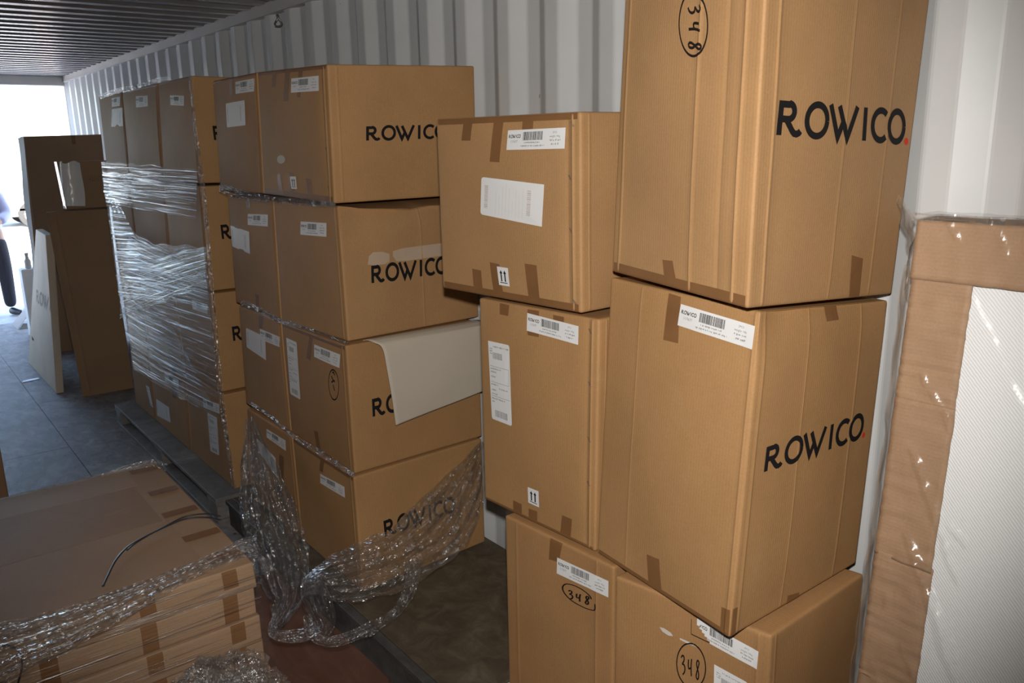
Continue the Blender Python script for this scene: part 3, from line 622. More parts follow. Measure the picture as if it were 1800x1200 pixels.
# --- big lettering on the sides that face the camera
def pq(c, face, px): return [c.uv(face, *p) for p in px]
brand(*P('D1'), pq(CT['D1'], 'R', [(1368, 176), (1591, 195), (1588, 252), (1362, 237)]))
brand(*P('D2'), pq(CT['D2'], 'R', [(1346, 785), (1517, 724), (1512, 768), (1341, 829)]))
def brandB(k, tl, bl, u1=None, rise=0):
    c = CT[k]; a = c.uv('R', *tl); b = c.uv('R', *bl); hgt = (a[1]-b[1]); wd = u1 if u1 else .50
    brand(c, EM[k], [a, (a[0]+wd, a[1]+rise), (b[0]+wd, b[1]+rise), b])
brandB('B1c', (643, 222), (643, 247), .56, .0)
brandB('B2c', (652, 467), (653, 497.5), .56, .0)
brandB('B3c', (653, 701), (654.5, 732), .56, .0)
brandB('B4c', (673, 915), (676, 943), .56, .0)
brandB('A1c', (373, 221), (376, 246), .56)
brandB('A2c', (387, 395), (390, 420), .56)
brandB('A3c', (407, 574), (410, 599), .56)
def brandL(k, q):
    c = CT[k]; brand(c, EM[k], q)
brand(*P('C3'), [(.42, .42), (.95, .42), (.95, .35), (.42, .35)])
# --- stickers
label(*P('D2'), [(1199, 534), (1329, 573), (1324, 614), (1194, 571)], seed=1)
label(*P('C1'), [(895.4, 229), (994.6, 224), (993.4, 261), (893.4, 263.4)], seed=2)
label(*P('C2'), [(928, 549.6), (1017.6, 573), (1017.6, 605.6), (928.4, 580.4)], seed=3)
label(*P('C3'), [(980.3, 979), (1070.2, 1020.7), (1070, 1049.3), (979.8, 1006.8)], seed=4)
label(*P('D3'), [(1217, 1080), (1334.5, 1143.7), (1331.5, 1175), (1216, 1112)], seed=5, torn=True)
label(*P('B1c'), [(514, 138), (562, 133), (562.8, 159.7), (514.4, 163)], seed=6)
label(*P('B1m'), [(414.7, 144), (448.6, 137.5), (448.6, 160.5), (415.8, 165)], seed=7)
label(*P('B2c'), [(529.7, 389), (575, 391.7), (575, 416), (529.7, 412)], seed=8)
label(*P('B2m'), [(437, 375.8), (471.4, 377), (471.4, 398), (437.5, 395)], seed=9)
label(*P('B3c'), [(553.6, 604.7), (599.4, 622.8), (597.8, 646.4), (553.6, 626.4)], seed=10)
label(*P('B3m'), [(458, 577), (493, 591.7), (493, 609.7), (459.7, 595.8)], seed=11)
label(*P('B4c'), [(565, 831.7), (606.7, 855), (608, 874), (565, 848)], seed=12)
label(*P('B4m'), [(469.4, 753), (502.8, 773.6), (503.6, 792), (470, 768)], seed=13)
label(*P('A1c'), [(299.7, 167.5), (325, 168.3), (325, 186), (301, 184.7)], seed=14)
label(*P('A1m'), [(240, 169), (261, 168), (262, 187), (241.7, 189)], seed=15)
label(*P('A1f'), [(196.7, 172.5), (211, 170), (211, 186), (197.5, 188)], seed=16)
label(*P('A3c'), [(338, 526.7), (365.4, 535), (365.4, 551.7), (340, 543)], seed=17)
label(*P('A4m'), [(292.5, 654), (315, 667), (316, 681), (293, 669)], seed=18)
label(*P('A4c'), [(358.5, 698.7), (386.5, 710), (387.7, 726.7), (359.7, 715)], seed=19)
waybill(*P('C1'), [(850, 310.6), (959.6, 324), (956, 398), (848.4, 376)], 'land')
waybill(*P('C2'), [(860, 598), (898.4, 606), (903, 748), (866, 735)], 'port', 2)
waybill(*P('D3'), [(1256.6, 1166), (1316, 1199), (1314, 1330), (1254, 1290)], 'port', 3)
waybill(*P('B1m'), [(398, 182), (432, 176), (434, 220), (401, 224)], 'land', 4)
waybill(*P('B2m'), [(405.5, 395.8), (440, 407), (442, 446), (409, 433)], 'land', 5)
waybill(*P('B3m'), [(433.5, 575.6), (468, 591.7), (469.4, 632.8), (435, 609.7)], 'land', 6)
waybill(*P('B3c'), [(504, 593), (522, 601.4), (529.7, 702), (511.7, 691.7)], 'port', 7)
waybill(*P('B4m'), [(452, 769), (486, 804), (489, 839), (455.6, 791.7)], 'land', 8)
waybill(*P('A1f'), [(197.5, 191.7), (216, 189), (217, 221.7), (196.7, 223)], 'land', 9)
waybill(*P('A4m'), [(275.7, 700), (300, 715), (302, 742), (277, 730)], 'land', 10)
waybill(*P('A4c'), [(366.7, 724), (383, 733.7), (386.5, 800), (371, 792)], 'port', 11)
waybill(*P('A4f'), [(257, 676), (263, 680), (270, 717), (265, 712)], 'port', 12)
arrows(*P('C1'), [(877, 467.4), (896.6, 470.4), (898.6, 503), (880, 500)])
arrows(*P('C2'), [(930.7, 854.4), (949.8, 862), (949.8, 890.8), (931, 882)])
arrows(*P('B1c'), [(512.5, 310), (522.8, 310), (524.4, 332), (514.7, 331.4)])
# --- marker numbers
marker(*P('D1'), 'L', [(1197, -17), (1249, -15), (1250, 102), (1198, 100)], rot=True, w=.04)
marker(*P('C3'), 'L', [(990, 1022), (1051, 1040), (1051, 1074), (990, 1058)], w=.045, oval='open')
marker(*P('D3'), 'L', [(1189, 1124), (1243, 1132), (1243, 1214), (1189, 1204)], w=.035)
marker(*P('B3c'), 'L', [(578.5, 645), (597, 652), (598, 706), (580, 700)], w=.05, only_oval=True)
c, e = P('D3'); q = pq(c, 'L', [(1216, 1087), (1216, 1113), (1249, 1129)]); vs = []; fs = []
for a, b in zip(q[:-1], q[1:]): stroke(vs, fs, sub([a, b], 6), .0035)
onto(c, 'L', [(0, 1), (1, 1), (1, 0), (0, 0)], 1, 1, vs, fs, 'marker_line', MARK, e, .0012)
# --- packing tape
T = [('C1', 'L', [(816, 212), (832, 210), (829, 247), (813, 247)]), ('C1', 'L', [(870, 207), (887, 206), (881, 285), (864, 284)]), ('C1', 'L', [(920, 205), (939, 204), (938, 240), (919, 241)]),
     ('C1', 'L', [(832, 471.6), (848, 475), (850, 514), (834, 510)]), ('C1', 'L', [(864, 460), (881, 463.6), (886.6, 520), (869.6, 517)]), ('C1', 'L', [(925.6, 462.4), (946, 465.6), (950, 532), (931, 529)]),
     ('C2', 'L', [(879, 532), (896, 536), (895, 555), (880, 552)]), ('C2', 'L', [(928, 543), (948, 546), (949, 592), (930, 588)]), ('C2', 'L', [(973, 553), (992, 557), (992, 566), (973, 561)]),
     ('C2', 'L', [(903.8, 878), (918.9, 885.5), (918, 908), (903, 900)]), ('C2', 'L', [(930.8, 892.6), (946, 898), (945, 921), (930, 914)]), ('C2', 'L', [(989, 904.5), (1006, 912), (1003, 950), (984.6, 941)]),
     ('C3', 'L', [(967.6, 939), (989, 950), (983, 987.5), (965.6, 982)]),
     ('D1', 'L', [(1166.7, 456), (1185, 458), (1191.7, 507), (1170, 500)]), ('D1', 'R', [(1495, 448), (1515, 454), (1510, 522), (1492, 522)]),
     ('D2', 'L', [(1176.7, 515), (1198, 521.7), (1195, 603), (1169, 596.7)]), ('D2', 'R', [(1455, 537), (1476.7, 535), (1476, 561.7), (1455, 565)]),
     ('D2', 'L', [(1139, 973), (1161.7, 982), (1164, 1050), (1140.5, 1035)]), ('D2', 'R', [(1383.5, 1046), (1404, 1040.5), (1402.5, 1066), (1381, 1076)]),
     ('D2', 'L', [(1269, 1066), (1284, 1072), (1282, 1120), (1266, 1112)]), ('D2', 'R', [(1285, 1072), (1296, 1066), (1292, 1116), (1283, 1120)]),
     ('B1c', 'L', [(479.7, 126), (487, 125), (486, 152.8), (479, 152.8)]), ('B1c', 'L', [(502, 122), (511, 121), (509.7, 178.6), (500.8, 177.8)]), ('B1c', 'L', [(525.6, 119), (533.9, 118), (531, 171.7), (525, 170)]),
     ('B1c', 'L', [(488.9, 305.6), (495.8, 306.4), (498.6, 343), (491.7, 342)]), ('B1c', 'L', [(510.6, 302), (518, 303.6), (520, 347), (512, 346)]), ('B1c', 'L', [(539.4, 313), (547.8, 314.7), (550.6, 351), (543, 350)]),
     ('B3c', 'L', [(545, 578), (551, 582), (547, 634), (539, 628)]), ('B3c', 'L', [(553, 756), (560, 758), (565, 800), (559, 797)]), ('B4c', 'L', [(564, 805), (571, 810), (569, 830), (563, 826)]),
     ('B3m', 'L', [(455, 538), (463, 542), (462, 580), (456, 577)]), ('B2m', 'L', [(450, 516), (456, 519), (456, 540), (451, 538)]), ('B1m', 'L', [(403, 136), (410, 134), (411, 168), (404, 168)]),
     ('B2m', 'L', [(433, 350), (440, 350), (440, 366), (433, 365)]), ('B4m', 'L', [(492, 797), (500, 803), (500, 845), (492, 838)]), ('B3c', 'R', [(752, 803), (773, 796), (772, 803), (752, 812)]),
     ('A4m', 'L', [(303, 640), (309, 643), (313, 700), (306, 697)]), ('A3f', 'L', [(235, 560), (241, 563), (243, 600), (237, 598)])]
for k, f, px in T: tape(*P(k), f, px)
for k, f, v0, v1 in (('C1', 'L', .965, .998), ('C1', 'L', .002, .045), ('B1c', 'L', .97, .998), ('B1c', 'L', .002, .05), ('B1m', 'L', .975, .998), ('B3c', 'L', .965, .998), ('B4c', 'L', .965, .998), ('D1', 'L', .002, .035), ('C2', 'L', .002, .018), ('D2', 'L', .002, .020), ('A1c', 'L', .98, .998), ('A1m', 'L', .97, .998)):
    tape(*P(k), f, q=[(.02, v1), (.985, v1), (.985, v0), (.02, v0)])
# rubbed layer above the lettering, chalky marks
patch(*P('B2c'), 'R', [(646, 465), (648, 450), (655, 443), (672, 442), (684, 446), (684, 460), (676, 464), (660, 466)], 'rubbed_patch', RUB)
patch(*P('B2c'), 'R', [(690, 441), (706, 436), (735, 432), (775, 427), (800, 424), (800, 445), (770, 450), (735, 455), (715, 458), (696, 459), (690, 450)], 'rubbed_patch', RUB)
patch(*P('B1c'), 'L', [(490+7.5*cos(a)+7, 280+7.5*sin(a)) for a in [i*pi/8 for i in range(16)]], 'round_mark', DUST)
patch(*P('D3'), 'L', [(1160, 1101), (1168, 1103), (1180, 1111), (1184, 1117), (1176, 1116), (1165, 1109)], 'scuff_mark', DUST)
patch(*P('D3'), 'L', [(1196, 1120), (1215, 1128), (1228, 1134), (1226, 1136), (1208, 1129), (1196, 1123)], 'scuff_mark', DUST)

# little slit marks where the near edges are stitched
for k, pts in (('C1', [(1006, 218), (1002, 312), (1004, 405), (1010, 530)]), ('C2', [(1037, 582), (1037, 675), (1036, 772), (1035, 849)]), ('B1c', [(571, 194), (573, 262), (577, 330)])):
    c, e = P(k); s_ = 1 if k != 'B1c' else .6
    for x, y in pts:
        q = pq(c, 'L', [(x-4*s_, y-5*s_), (x, y-4*s_), (x+5*s_, y+5*s_), (x+1*s_, y+4*s_)]); vs, fs = gridq(1, 1, 2, 2); onto(c, 'L', q, 1, 1, vs, fs, 'stitch_slit', FAINT, e, .0013)

# ------------------------------------------------------------------ pallets
WOOD = plywood('weathered_pallet_wood', (.10, .095, .09), (.19, .18, .17), (.30, .28, .27), .6, .6)
SHEET = plywood('stained_platform_board', (.060, .045, .030), (.105, .082, .055), (.175, .14, .10), 1.2, 1.0)
EDGE = plywood('dark_board_edge', (.04, .04, .04), (.075, .072, .07), (.13, .125, .12), 1, 1)
# far pallet: deck boards, blocks, bottom boards
px0, px1, py0, py1 = -.832, -.03, 4.02, 6.10
E_ = empty('wooden_pallet', ((px0+px1)/2, (py0+py1)/2, 0), 'weathered grey wooden pallet under the far film-wrapped cartons', 'pallet')
for x in (px0, -.64, -.45, -.27, -.13):
    MB().bevbox(x, x+(.145 if x < -.7 else .10), py0, py1, .118, .142, .002).build('deck_board', WOOD, E_)
for y in (py0, (py0+py1)/2-.07, py1-.14):
    MB().bevbox(px0, px1, y, y+.14, .096, .118, .002).build('cross_board', WOOD, E_)
    for x in (px0+.004, (px0+px1)/2-.05, px1-.104): MB().bevbox(x, x+.10, y+.004, y+.136, .0225, .096, .003).build('block', WOOD, E_)
for x in (px0, (px0+px1)/2-.05, px1-.10): MB().bevbox(x, x+.10, py0, py1, .001, .0225, .002).build('bottom_board', WOOD, E_)
# middle platform pallet
qy0, qy1 = 1.925, 3.985
E_ = empty('platform_pallet', (-.5, (qy0+qy1)/2, 0), 'low pallet topped with a stained dark board, standing by the hanging film', 'pallet')
MB().bevbox(-.757, -.02, qy0, qy1, .122, .141, .002).build('top_board', SHEET, E_)
MB().bevbox(-.795, -.759, qy0, qy1, .118, .1405, .003).build('edge_batten', EDGE, E_)
for x in (-.785, -.45, -.13): MB().bevbox(x, x+.10, qy0+.01, qy1-.01, .001, .117, .003).build('runner', EDGE, E_)
MB().bevbox(-.79, -.04, qy0-.006, qy0-.001, .02, .135, .002).build('front_board', plain('white_painted_edge', (.55, .53, .5), .6, var=.15), E_)

# ------------------------------------------------------------------ pale sheet folded over the third carton
def foldsheet(s, t):
    xa, xb = -.565, -.055
    Pa = [(2.785, 1.1565, -.585, -.05), (2.755, 1.163, -.580, -.058), (2.722, 1.158, -.570, -.05), (2.700, 1.135, -.545, -.030), (2.690, 1.05, -.535, -.016), (2.685, .93, -.522, -.016), (2.690, .83, -.510, -.015)]
    y, z, x0, x1 = spline(Pa, 60)[min(59, int(round(t*59)))]
    x = x0+(x1-x0)*s
    if t > .4: z += (s)*.055*(t-.4)/.6 - (1-s)*.012*(t-.4)/.6
    return V((x, y+.004*sin(s*5+1)*t+.003*noise.noise(V((s*3, t*4, 2))), z))
vs = []; uvs = []; fs = []
NU, NV = 30, 59
for j in range(NV+1):
    for i in range(NU+1): vs.append(foldsheet(i/NU, j/NV)); uvs.append((i/NU*.5, j/NV*.45))
for j in range(NV):
    for i in range(NU): q = j*(NU+1)+i; fs.append((q, q+1, q+NU+2, q+NU+1))
o = obj('folded_sheet', vs, fs, plain('pale_liner_sheet', (.53, .47, .385), .7, var=.04, bump=.1, bscale=8), smooth=True)
md = o.modifiers.new('thickness', 'SOLIDIFY'); md.thickness = .003; md.offset = 1
tag(o, 'pale grey card sheet folded down over the printed side of a carton', 'card sheet')

# ------------------------------------------------------------------ flat cartons piled in the left foreground
z = .144
E_ = empty('wooden_pallet', (-1.68, 2.92, 0), 'mostly hidden pallet under the pile of flat cartons in the left foreground', 'pallet')
for x in (-2.12, -1.94, -1.76, -1.58, -1.40): MB().bevbox(x, x+.14, 2.44, 3.44, .118, .142, .002).build('deck_board', WOOD, E_)
for x in (-2.12, -1.74, -1.36):
    for y in (2.45, 2.88, 3.30): MB().bevbox(x, x+.1, y, y+.12, .0225, .117, .003).build('block', WOOD, E_)
    MB().bevbox(x, x+.1, 2.44, 3.44, .001, .0225, .002).build('bottom_board', WOOD, E_)
PL = ['bottom flat carton of the left foreground pile', 'second flat carton from the bottom of the left foreground pile', 'middle flat carton of the left foreground pile', 'second flat carton from the top of the left foreground pile', 'top flat carton of the left foreground pile, black strap lying on it']
tops = []
for i in range(5):
    h = .0945; dx = (.022, .012, .006, .0, .008)[i]; dy = (-.01, .006, -.006, .004, -.002)[i]
    x1, y0, y1, x0 = -1.226+dx, 2.382+dy, 3.47+dy, -2.24
    cs = [(x0, y0, z), (x1, y0, z), (x1, y1, z), (x0, y1, z), (x0, y0, z+h), (x1, y0, z+h), (x1, y1, z+h), (x0, y1, z+h)]
    if i == 4: cs[5] = (x1-.005, y0, z+h-.006)
    c = Carton(cs, seed=20+i, bulge=(.002, .004), rough=.002, r=.005); e = empty('flat_carton', ((x0+x1)/2, (y0+y1)/2, z), PL[i], 'carton', 'flat cartons in the left foreground pile')
    c.mesh('cardboard_shell', KRH, e); CT['P%d' % i] = c; EM['P%d' % i] = e
    for uc in ((.66, .90) if i != 2 else (.66, .905)):
        tape(c, e, 'R', q=[(uc, .99), (uc+.045, .99), (uc+.045, .01 if i % 2 else .3), (uc, .01 if i % 2 else .3)])
    if i in (1, 3): tape(c, e, 'R', q=[(.40, .99), (.445, .99), (.445, .02), (.40, .02)])
    z += h+.0008
ZT = z
def flat_on_top(pts, name, mat, par, zz, off=.0012):
    vs = [(x, y, zz+off) for x, y in pts]; return obj(name, vs, [tuple(range(len(vs)))], mat, par)
e = EM['P4']
for px_ in ([(341, 942), (357, 936), (364, 929), (326, 940)],):
    pass
for yc, ln in ((3.40, .10), (3.13, .10), (2.90, .115), (2.665, .115), (2.46, .10)):
    flat_on_top([(-1.235-ln, yc-.024), (-1.232, yc-.024), (-1.232, yc+.024), (-1.235-ln, yc+.024)], 'packing_tape', TAPE, e, ZT-.0008, .0022)
# seams of the top board: a lighter strip along the far edge, flap joint
TOPB = [kraft('top_board_%d' % k, c_, 0, .05, 13+k) for k, c_ in enumerate(((.355, .24, .155), (.33, .205, .12), (.35, .225, .14)))]
for k, (ya, yb) in enumerate(((3.25, 3.46), (2.86, 3.247), (2.40, 2.857))):
    q = MB(); q.bevbox(-2.235, -1.36 if k == 1 else -1.345, ya, yb, ZT-.0008, ZT+.0006, .0004); q.build('top_panel', TOPB[k], e)

# black straps
STRAP = plain('black_strap', (.03, .03, .035), .35, spec=.6)
def onplane(pts, zz): return [ray(x, y, 2, zz) for x, y in pts]
pts = spline([tuple(p) for p in onplane([(181, 1030), (190, 1012), (205, 985), (228, 962), (262, 943), (300, 925), (325, 915), (350, 911), (372, 911), (388, 914)], ZT+.006)], 60)
mb = MB(); mb.tube([V(p)+V((0, 0, .008*sin(pi*i/59))) for i, p in enumerate(pts)], .0042, 6, .5)
mb.tube([V(p)+V((.003, .012*sin(pi*i/59), .012*sin(pi*i/59))) for i, p in enumerate(pts[18:])], .0035, 6, .5)
tag(mb.build('packing_strap', STRAP, smooth=True), 'thin black strap lying curved across the top of the flat cartons', 'strap')
pts = spline([tuple(ray(x, y, 1, 2.32)) for x, y in [(-40, 1128), (-10, 1134), (12, 1134), (28, 1139), (37, 1152), (39, 1168), (35, 1188), (26, 1215), (10, 1240)]], 50)
mb = MB(); mb.tube(pts, .0055, 6, .45)
tag(mb.build('packing_strap', STRAP, smooth=True), 'short black strap loop at the bottom left over shiny film', 'strap')

# carton at the left edge of the frame
c = Carton([(-2.30, 4.35, .001), (-1.735, 4.35, .001), (-1.735, 4.95, .001), (-2.30, 4.95, .001), (-2.30, 4.35, .62), (-1.735, 4.35, .62), (-1.735, 4.95, .62), (-2.30, 4.95, .62)], seed=31)
p = ray(8, 829, 1, 4.35); dx = p.x+1.735
for q in c.c: q.x += dx
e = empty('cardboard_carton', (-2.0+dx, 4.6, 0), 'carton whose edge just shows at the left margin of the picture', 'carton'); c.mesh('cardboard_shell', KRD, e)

# ------------------------------------------------------------------ slabs leaning near the opening
def slab(name, cs, mat, label, cat, seed, group=None, **kw):
    c = Carton(cs, seed=seed, r=.004, **kw); b = sum((V(q) for q in cs[:4]), V((0, 0, 0)))/4
    e = empty(name, b, label, cat, group); c.mesh('cardboard_shell', mat, e); return c, e
# tall carton
YT = 8.72
a, b_ = ray(41, 240, 1, YT), ray(178, 236, 1, YT); a0, b0_ = ray(76, 600, 1, YT), ray(236, 600, 1, YT)
yd = YT+.17
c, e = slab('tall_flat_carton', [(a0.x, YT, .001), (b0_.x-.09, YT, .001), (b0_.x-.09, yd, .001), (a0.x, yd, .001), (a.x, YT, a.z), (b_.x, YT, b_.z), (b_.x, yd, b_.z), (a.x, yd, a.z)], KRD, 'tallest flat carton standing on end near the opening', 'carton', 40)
tape(c, e, 'R', q=[(.60, .998), (.65, .998), (.65, .96), (.60, .96)])
# pale foam end of the tall carton
mb = MB(); mb.grid(lambda s, t: ray(*[(31+10*s+(27+2*s)*(1-t)+3*sin(t*9)*(1-s)*.6, 243-3*s+(235+10*s)*(1-t))][0], 1, 8.80-.082*s), 4, 24)
o = mb.build('foam_edge', plain('white_foam_edge', (.80, .80, .78), .7, var=.04), e)
# brown slab in front
f = [ray(143, 697, 1, 6.95), ray(236, 683, 1, 6.95), ray(78, 372, 1, 6.95), ray(186, 366, 1, 6.95)]
f[0].z = f[1].z = .001; f[2].z = f[3].z = 1.44; dY = .05
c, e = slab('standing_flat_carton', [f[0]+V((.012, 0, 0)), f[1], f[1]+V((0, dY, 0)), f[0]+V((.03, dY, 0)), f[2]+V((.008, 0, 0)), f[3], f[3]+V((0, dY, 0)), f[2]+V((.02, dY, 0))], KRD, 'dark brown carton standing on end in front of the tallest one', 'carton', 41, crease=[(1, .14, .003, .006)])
# small box on top of it
g = [ray(115, 362, 1, 6.97), ray(200, 362, 1, 6.97), ray(109, 285, 1, 6.97), ray(190, 281, 1, 6.97)]
g[0].z = g[1].z = 1.452; g[2].z = g[3].z = 1.80
c, e = slab('small_carton', [g[0], g[1], g[1]+V((0, .10, 0)), g[0]+V((0, .10, 0)), g[2], g[3], g[3]+V((0, .10, 0)), g[2]+V((0, .10, 0))], KRD, 'small carton on top of the standing brown one, white wrap round its left side', 'carton', 42)
vs = []; fs = []; addtxt(vs, fs, 'VENTE', 0, 0, 1.0); W_ = max(p[0] for p in vs)
onto(c, 'R', pq(c, 'R', [(154, 308), (184, 308), (185, 318), (155, 318)]), W_, 1.0, vs, fs, 'faint_print', FAINT, e, .0012)
WHITEF = plain('white_poly_wrap', (.72, .71, .69), .25, spec=.6, bump=.2, bscale=30)
mb = MB(); mb.grid(lambda s, t: ray(107+35*s+8*(1-t)+(1.5*sin(t*5)*s), 362-77*t+4*s*0+2.5*sin(s*7)*t, 1, 6.955-.02*sin(s*pi)-.004*noise.noise(V((s*6, t*9, 0)))), 14, 20)
mb.build('white_wrap', WHITEF, e, smooth=True)
mb = MB(); mb.grid(lambda s, t: V((-.805-.02*t, 6.955+.10*s, 1.455+.345*t)), 3, 3); mb.build('white_wrap', WHITEF, e)
# pale leaning panel with faint lettering
h0, h1, h2, h3 = ray(50, 637, 2, .002), ray(99, 692, 2, .002), ray(63, 403, 1, 8.4), ray(98, 403, 1, 7.25)
h1 = V((h1.x, h1.y, .002)); t3 = V((h2.x, h1.y, h2.z)); th = V((.055, 0, 0))
t1 = V((-.93, h1.y+.02, 1.25))
c, e = slab('leaning_flat_carton', [h1, h1+th, h0+th, h0, t1, t1+th, h2+th, h2], PALE, 'pale flat carton leaning beside the opening with faint lettering', 'carton', 43, rough=.001)
onto(c, 'L', pq(c, 'L', [(64.5, 508), (104, 535), (103, 557), (64.5, 530)]), LW, 1.0, WM[0], WM[1], 'faint_brand_print', FAINTG, e, .0016)
patch(c, e, 'L', [(56, 590), (60, 596), (60, 599), (57, 597)], 'dark_hole', INK)
# foam block, little bottle and torn card scraps by the sill
p = ray(51, 560, 1, 9.6); MBX = MB(); tp = ray(51, 473, 1, 9.6).z
MBX.bevbox(p.x, p.x+.22, 9.6, 9.8, .001, tp, .01)
tag(MBX.build('foam_block', plain('white_foam', (.75, .77, .77), .7)), 'white foam block behind the pale leaning carton', 'foam')
mb = MB(); q = [(0, .022), (.01, .03), (.08, .03), (.10, .018), (.13, .015), (.135, .018), (.16, .018)]
mb.tube([(p.x+.075, 9.66, tp+.001+a_) for a_, r_ in q], [r_ for a_, r_ in q], 14)
tag(mb.build('small_bottle', plain('bottle_grey', (.62, .62, .60), .3), smooth=True), 'small grey bottle standing on the white foam block', 'bottle')
SCR = plain('torn_card', (.58, .52, .47), .7)
base = ray(30, 575, 2, 0)
def scrap(pts, label, mat, th_=.006):
    P_ = [V(q) for q in pts]; n_ = (P_[1]-P_[0]).cross(P_[2]-P_[0]).normalized()*th_; k = len(P_)
    vs = P_+[q+n_ for q in P_]; fs = [tuple(range(k))[::-1], tuple(range(k, 2*k))]+[(i, (i+1) % k, k+(i+1) % k, k+i) for i in range(k)]
    tag(obj('card_scrap', vs, fs, mat), label, 'scrap', 'torn card scraps by the sill')
R_ = lambda x, y, yy: ray(x, y, 1, yy)
scrap([R_(21, 571, 10.25), R_(32, 579, 10.1), R_(51, 552, 10.25), R_(42, 545, 10.4)], 'pale strip of card scrap propped up on the floor by the sill', SCR)
scrap([R_(34, 579, 9.98), R_(54, 577, 9.98), R_(54, 569, 10.06), R_(41, 569, 10.06)], 'darker card scrap lying flat beside the propped pale strip', plain('brown_scrap', (.20, .17, .13), .8))
scrap([R_(38, 547, 10.42), R_(57, 556, 10.3), R_(58, 543, 10.45), R_(43, 541, 10.5)], 'white card scrap behind the propped pale strip', plain('white_scrap', (.75, .76, .76), .7))
p = ray(50, 670, 2, .004)
scrap([p+V((-.05, 0, 0)), p+V((.09, .02, 0)), p+V((.08, .06, .004)), p+V((-.03, .05, .002))], 'tiny bright scrap on the floor in front of the pale leaning carton', plain('bright_scrap', (.85, .86, .88), .25), .001)

# ------------------------------------------------------------------ padded panel wrapped in film, right foreground
TL_, TR_ = ray(1618, 385, 0, -.2), ray(1800, 403, 0, -.2)
BL_ = ray(1508, 1200, 1, TL_.y)
dn = (BL_-TL_)/(BL_.z-TL_.z)       # per metre of height
H1 = TL_.z; y1_, y0_ = TL_.y, -.45
def PF(y, z, off=0.0):
    """front (room-side) face of the panel; off is distance towards the room"""
    p = TL_+dn*(z-H1); return V((p.x-off, y+p.y-TL_.y, z))
E_ = empty('wrapped_panel', (PF(.3, .01).x+.04, .3, 0), 'white padded panel edged with brown card and wrapped in clear film, leaning on the wall', 'panel')
FOAM = None
m_, t, b = newmat('white_foam_sheet'); uv = N(t, 'ShaderNodeUVMap', uv_map='uv')
w1 = N(t, 'ShaderNodeTexWave', Scale=75.0, Distortion=1.5, Detail=1.0); w1.bands_direction = 'DIAGONAL'; t.links.new(uv.outputs[0], w1.inputs['Vector'])
bp = N(t, 'ShaderNodeBump', Strength=.35, Distance=.002); t.links.new(w1.outputs[0], bp.inputs['Height']); t.links.new(bp.outputs[0], b.inputs['Normal'])
b.inputs['Base Color'].default_value = (.86, .88, .90, 1); b.inputs['Roughness'].default_value = .6; FOAM = m_
def gridobj(name, fn, nu, nv, mat, par, su=1.0, sv=1.0, smooth=True):
    vs = []; fs = []; uvs = []
    for j in range(nv+1):
        for i in range(nu+1): vs.append(fn(i/nu, j/nv)); uvs.append((i/nu*su, j/nv*sv))
    for j in range(nv):
        for i in range(nu): q = j*(nu+1)+i; fs.append((q, q+1, q+nu+2, q+nu+1))
    return obj(name, vs, fs, mat, par, smooth=smooth, uvs=uvs)
gridobj('foam_sheet', lambda s, t_: PF(y1_-.06-(y1_-.06-y0_)*s, .02+(H1-.07)*t_, -.012+.004*sin(s*22)+.003*noise.noise(V((s*6, t_*5, 1)))), 60, 40, FOAM, E_, 1.3, 1.6)
iy = ray(1712, 500, 0, PF(0, H1-.13).x).y; iz = .128
def board(name, fn, nu, nv, mat, su, sv, th_=.004):
    o = gridobj(name, fn, nu, nv, mat, E_, su, sv); md = o.modifiers.new('thickness', 'SOLIDIFY'); md.thickness = th_; md.offset = 0; return o
wr = lambda s, t_, k: .0035*noise.noise(V((s*1.5, t_*22, k)))+.004*noise.noise(V((s*3, t_*4, k+3)))
segs = [(H1-iz, 1.30), (1.30, .93), (.93, .62), (.62, .01)]
for k, (za, zb) in enumerate(segs):
    board('card_edge_strip', lambda s, t_, za=za, zb=zb, k=k: PF(y1_-(y1_-iy)*s*(1+.02*k), zb+(za+.01-zb)*t_, .004+.0015*(k % 2)+wr(s, t_, k)), 10, 46, KRM, .13, za-zb)
board('card_top_strip', lambda s, t_: PF(y1_-(y1_-y0_)*s, H1-iz+iz*t_, .012+.0035*noise.noise(V((s*40, t_*1.5, 5)))+.003*noise.noise(V((s*7, t_*3, 8)))), 130, 10, KRM, 1.3, iz)
MB().bevbox(-.02, 0, 0, 1, 0, 1) if False else None
gridobj('card_side', lambda s, t_: PF(y1_+.0005, .01+(H1-.012)*t_, .004-.10*s), 4, 20, KRD, E_, .1, 1.6)
gridobj('card_back', lambda s, t_: PF(y1_-(y1_-y0_)*s, .01+(H1-.012)*t_, -.10), 4, 10, KRD, E_, 1.3, 1.6)
gridobj('card_top', lambda s, t_: PF(y1_-(y1_-y0_)*s, H1+.0, .010-.11*t_)+V((0, 0, .004*noise.noise(V((s*12, t_*2, 0))))), 60, 4, KRM, E_, 1.3, .1)
DIRTYF = filmmat('dusty_folded_film', .02, .25, .8, (30, 8, 1), .16, .01, (.42, .38, .33, 1))
gridobj('film_fold', lambda s, t_: PF(y1_+.01-(y1_-y0_)*s, H1+.016-.018*t_+.006*noise.noise(V((s*14, t_*2, 1))), .018-.09*t_*0+.012*noise.noise(V((s*20, t_*3, 0)))), 120, 4, DIRTYF, E_, 1.3, .03)
gridobj('film_fold', lambda s, t_: PF(y1_+.005-(y1_-y0_)*s, H1+.012+.008*noise.noise(V((s*14, 0, 1))), .022-.11*t_), 120, 5, DIRTYF, E_, 1.3, .1)
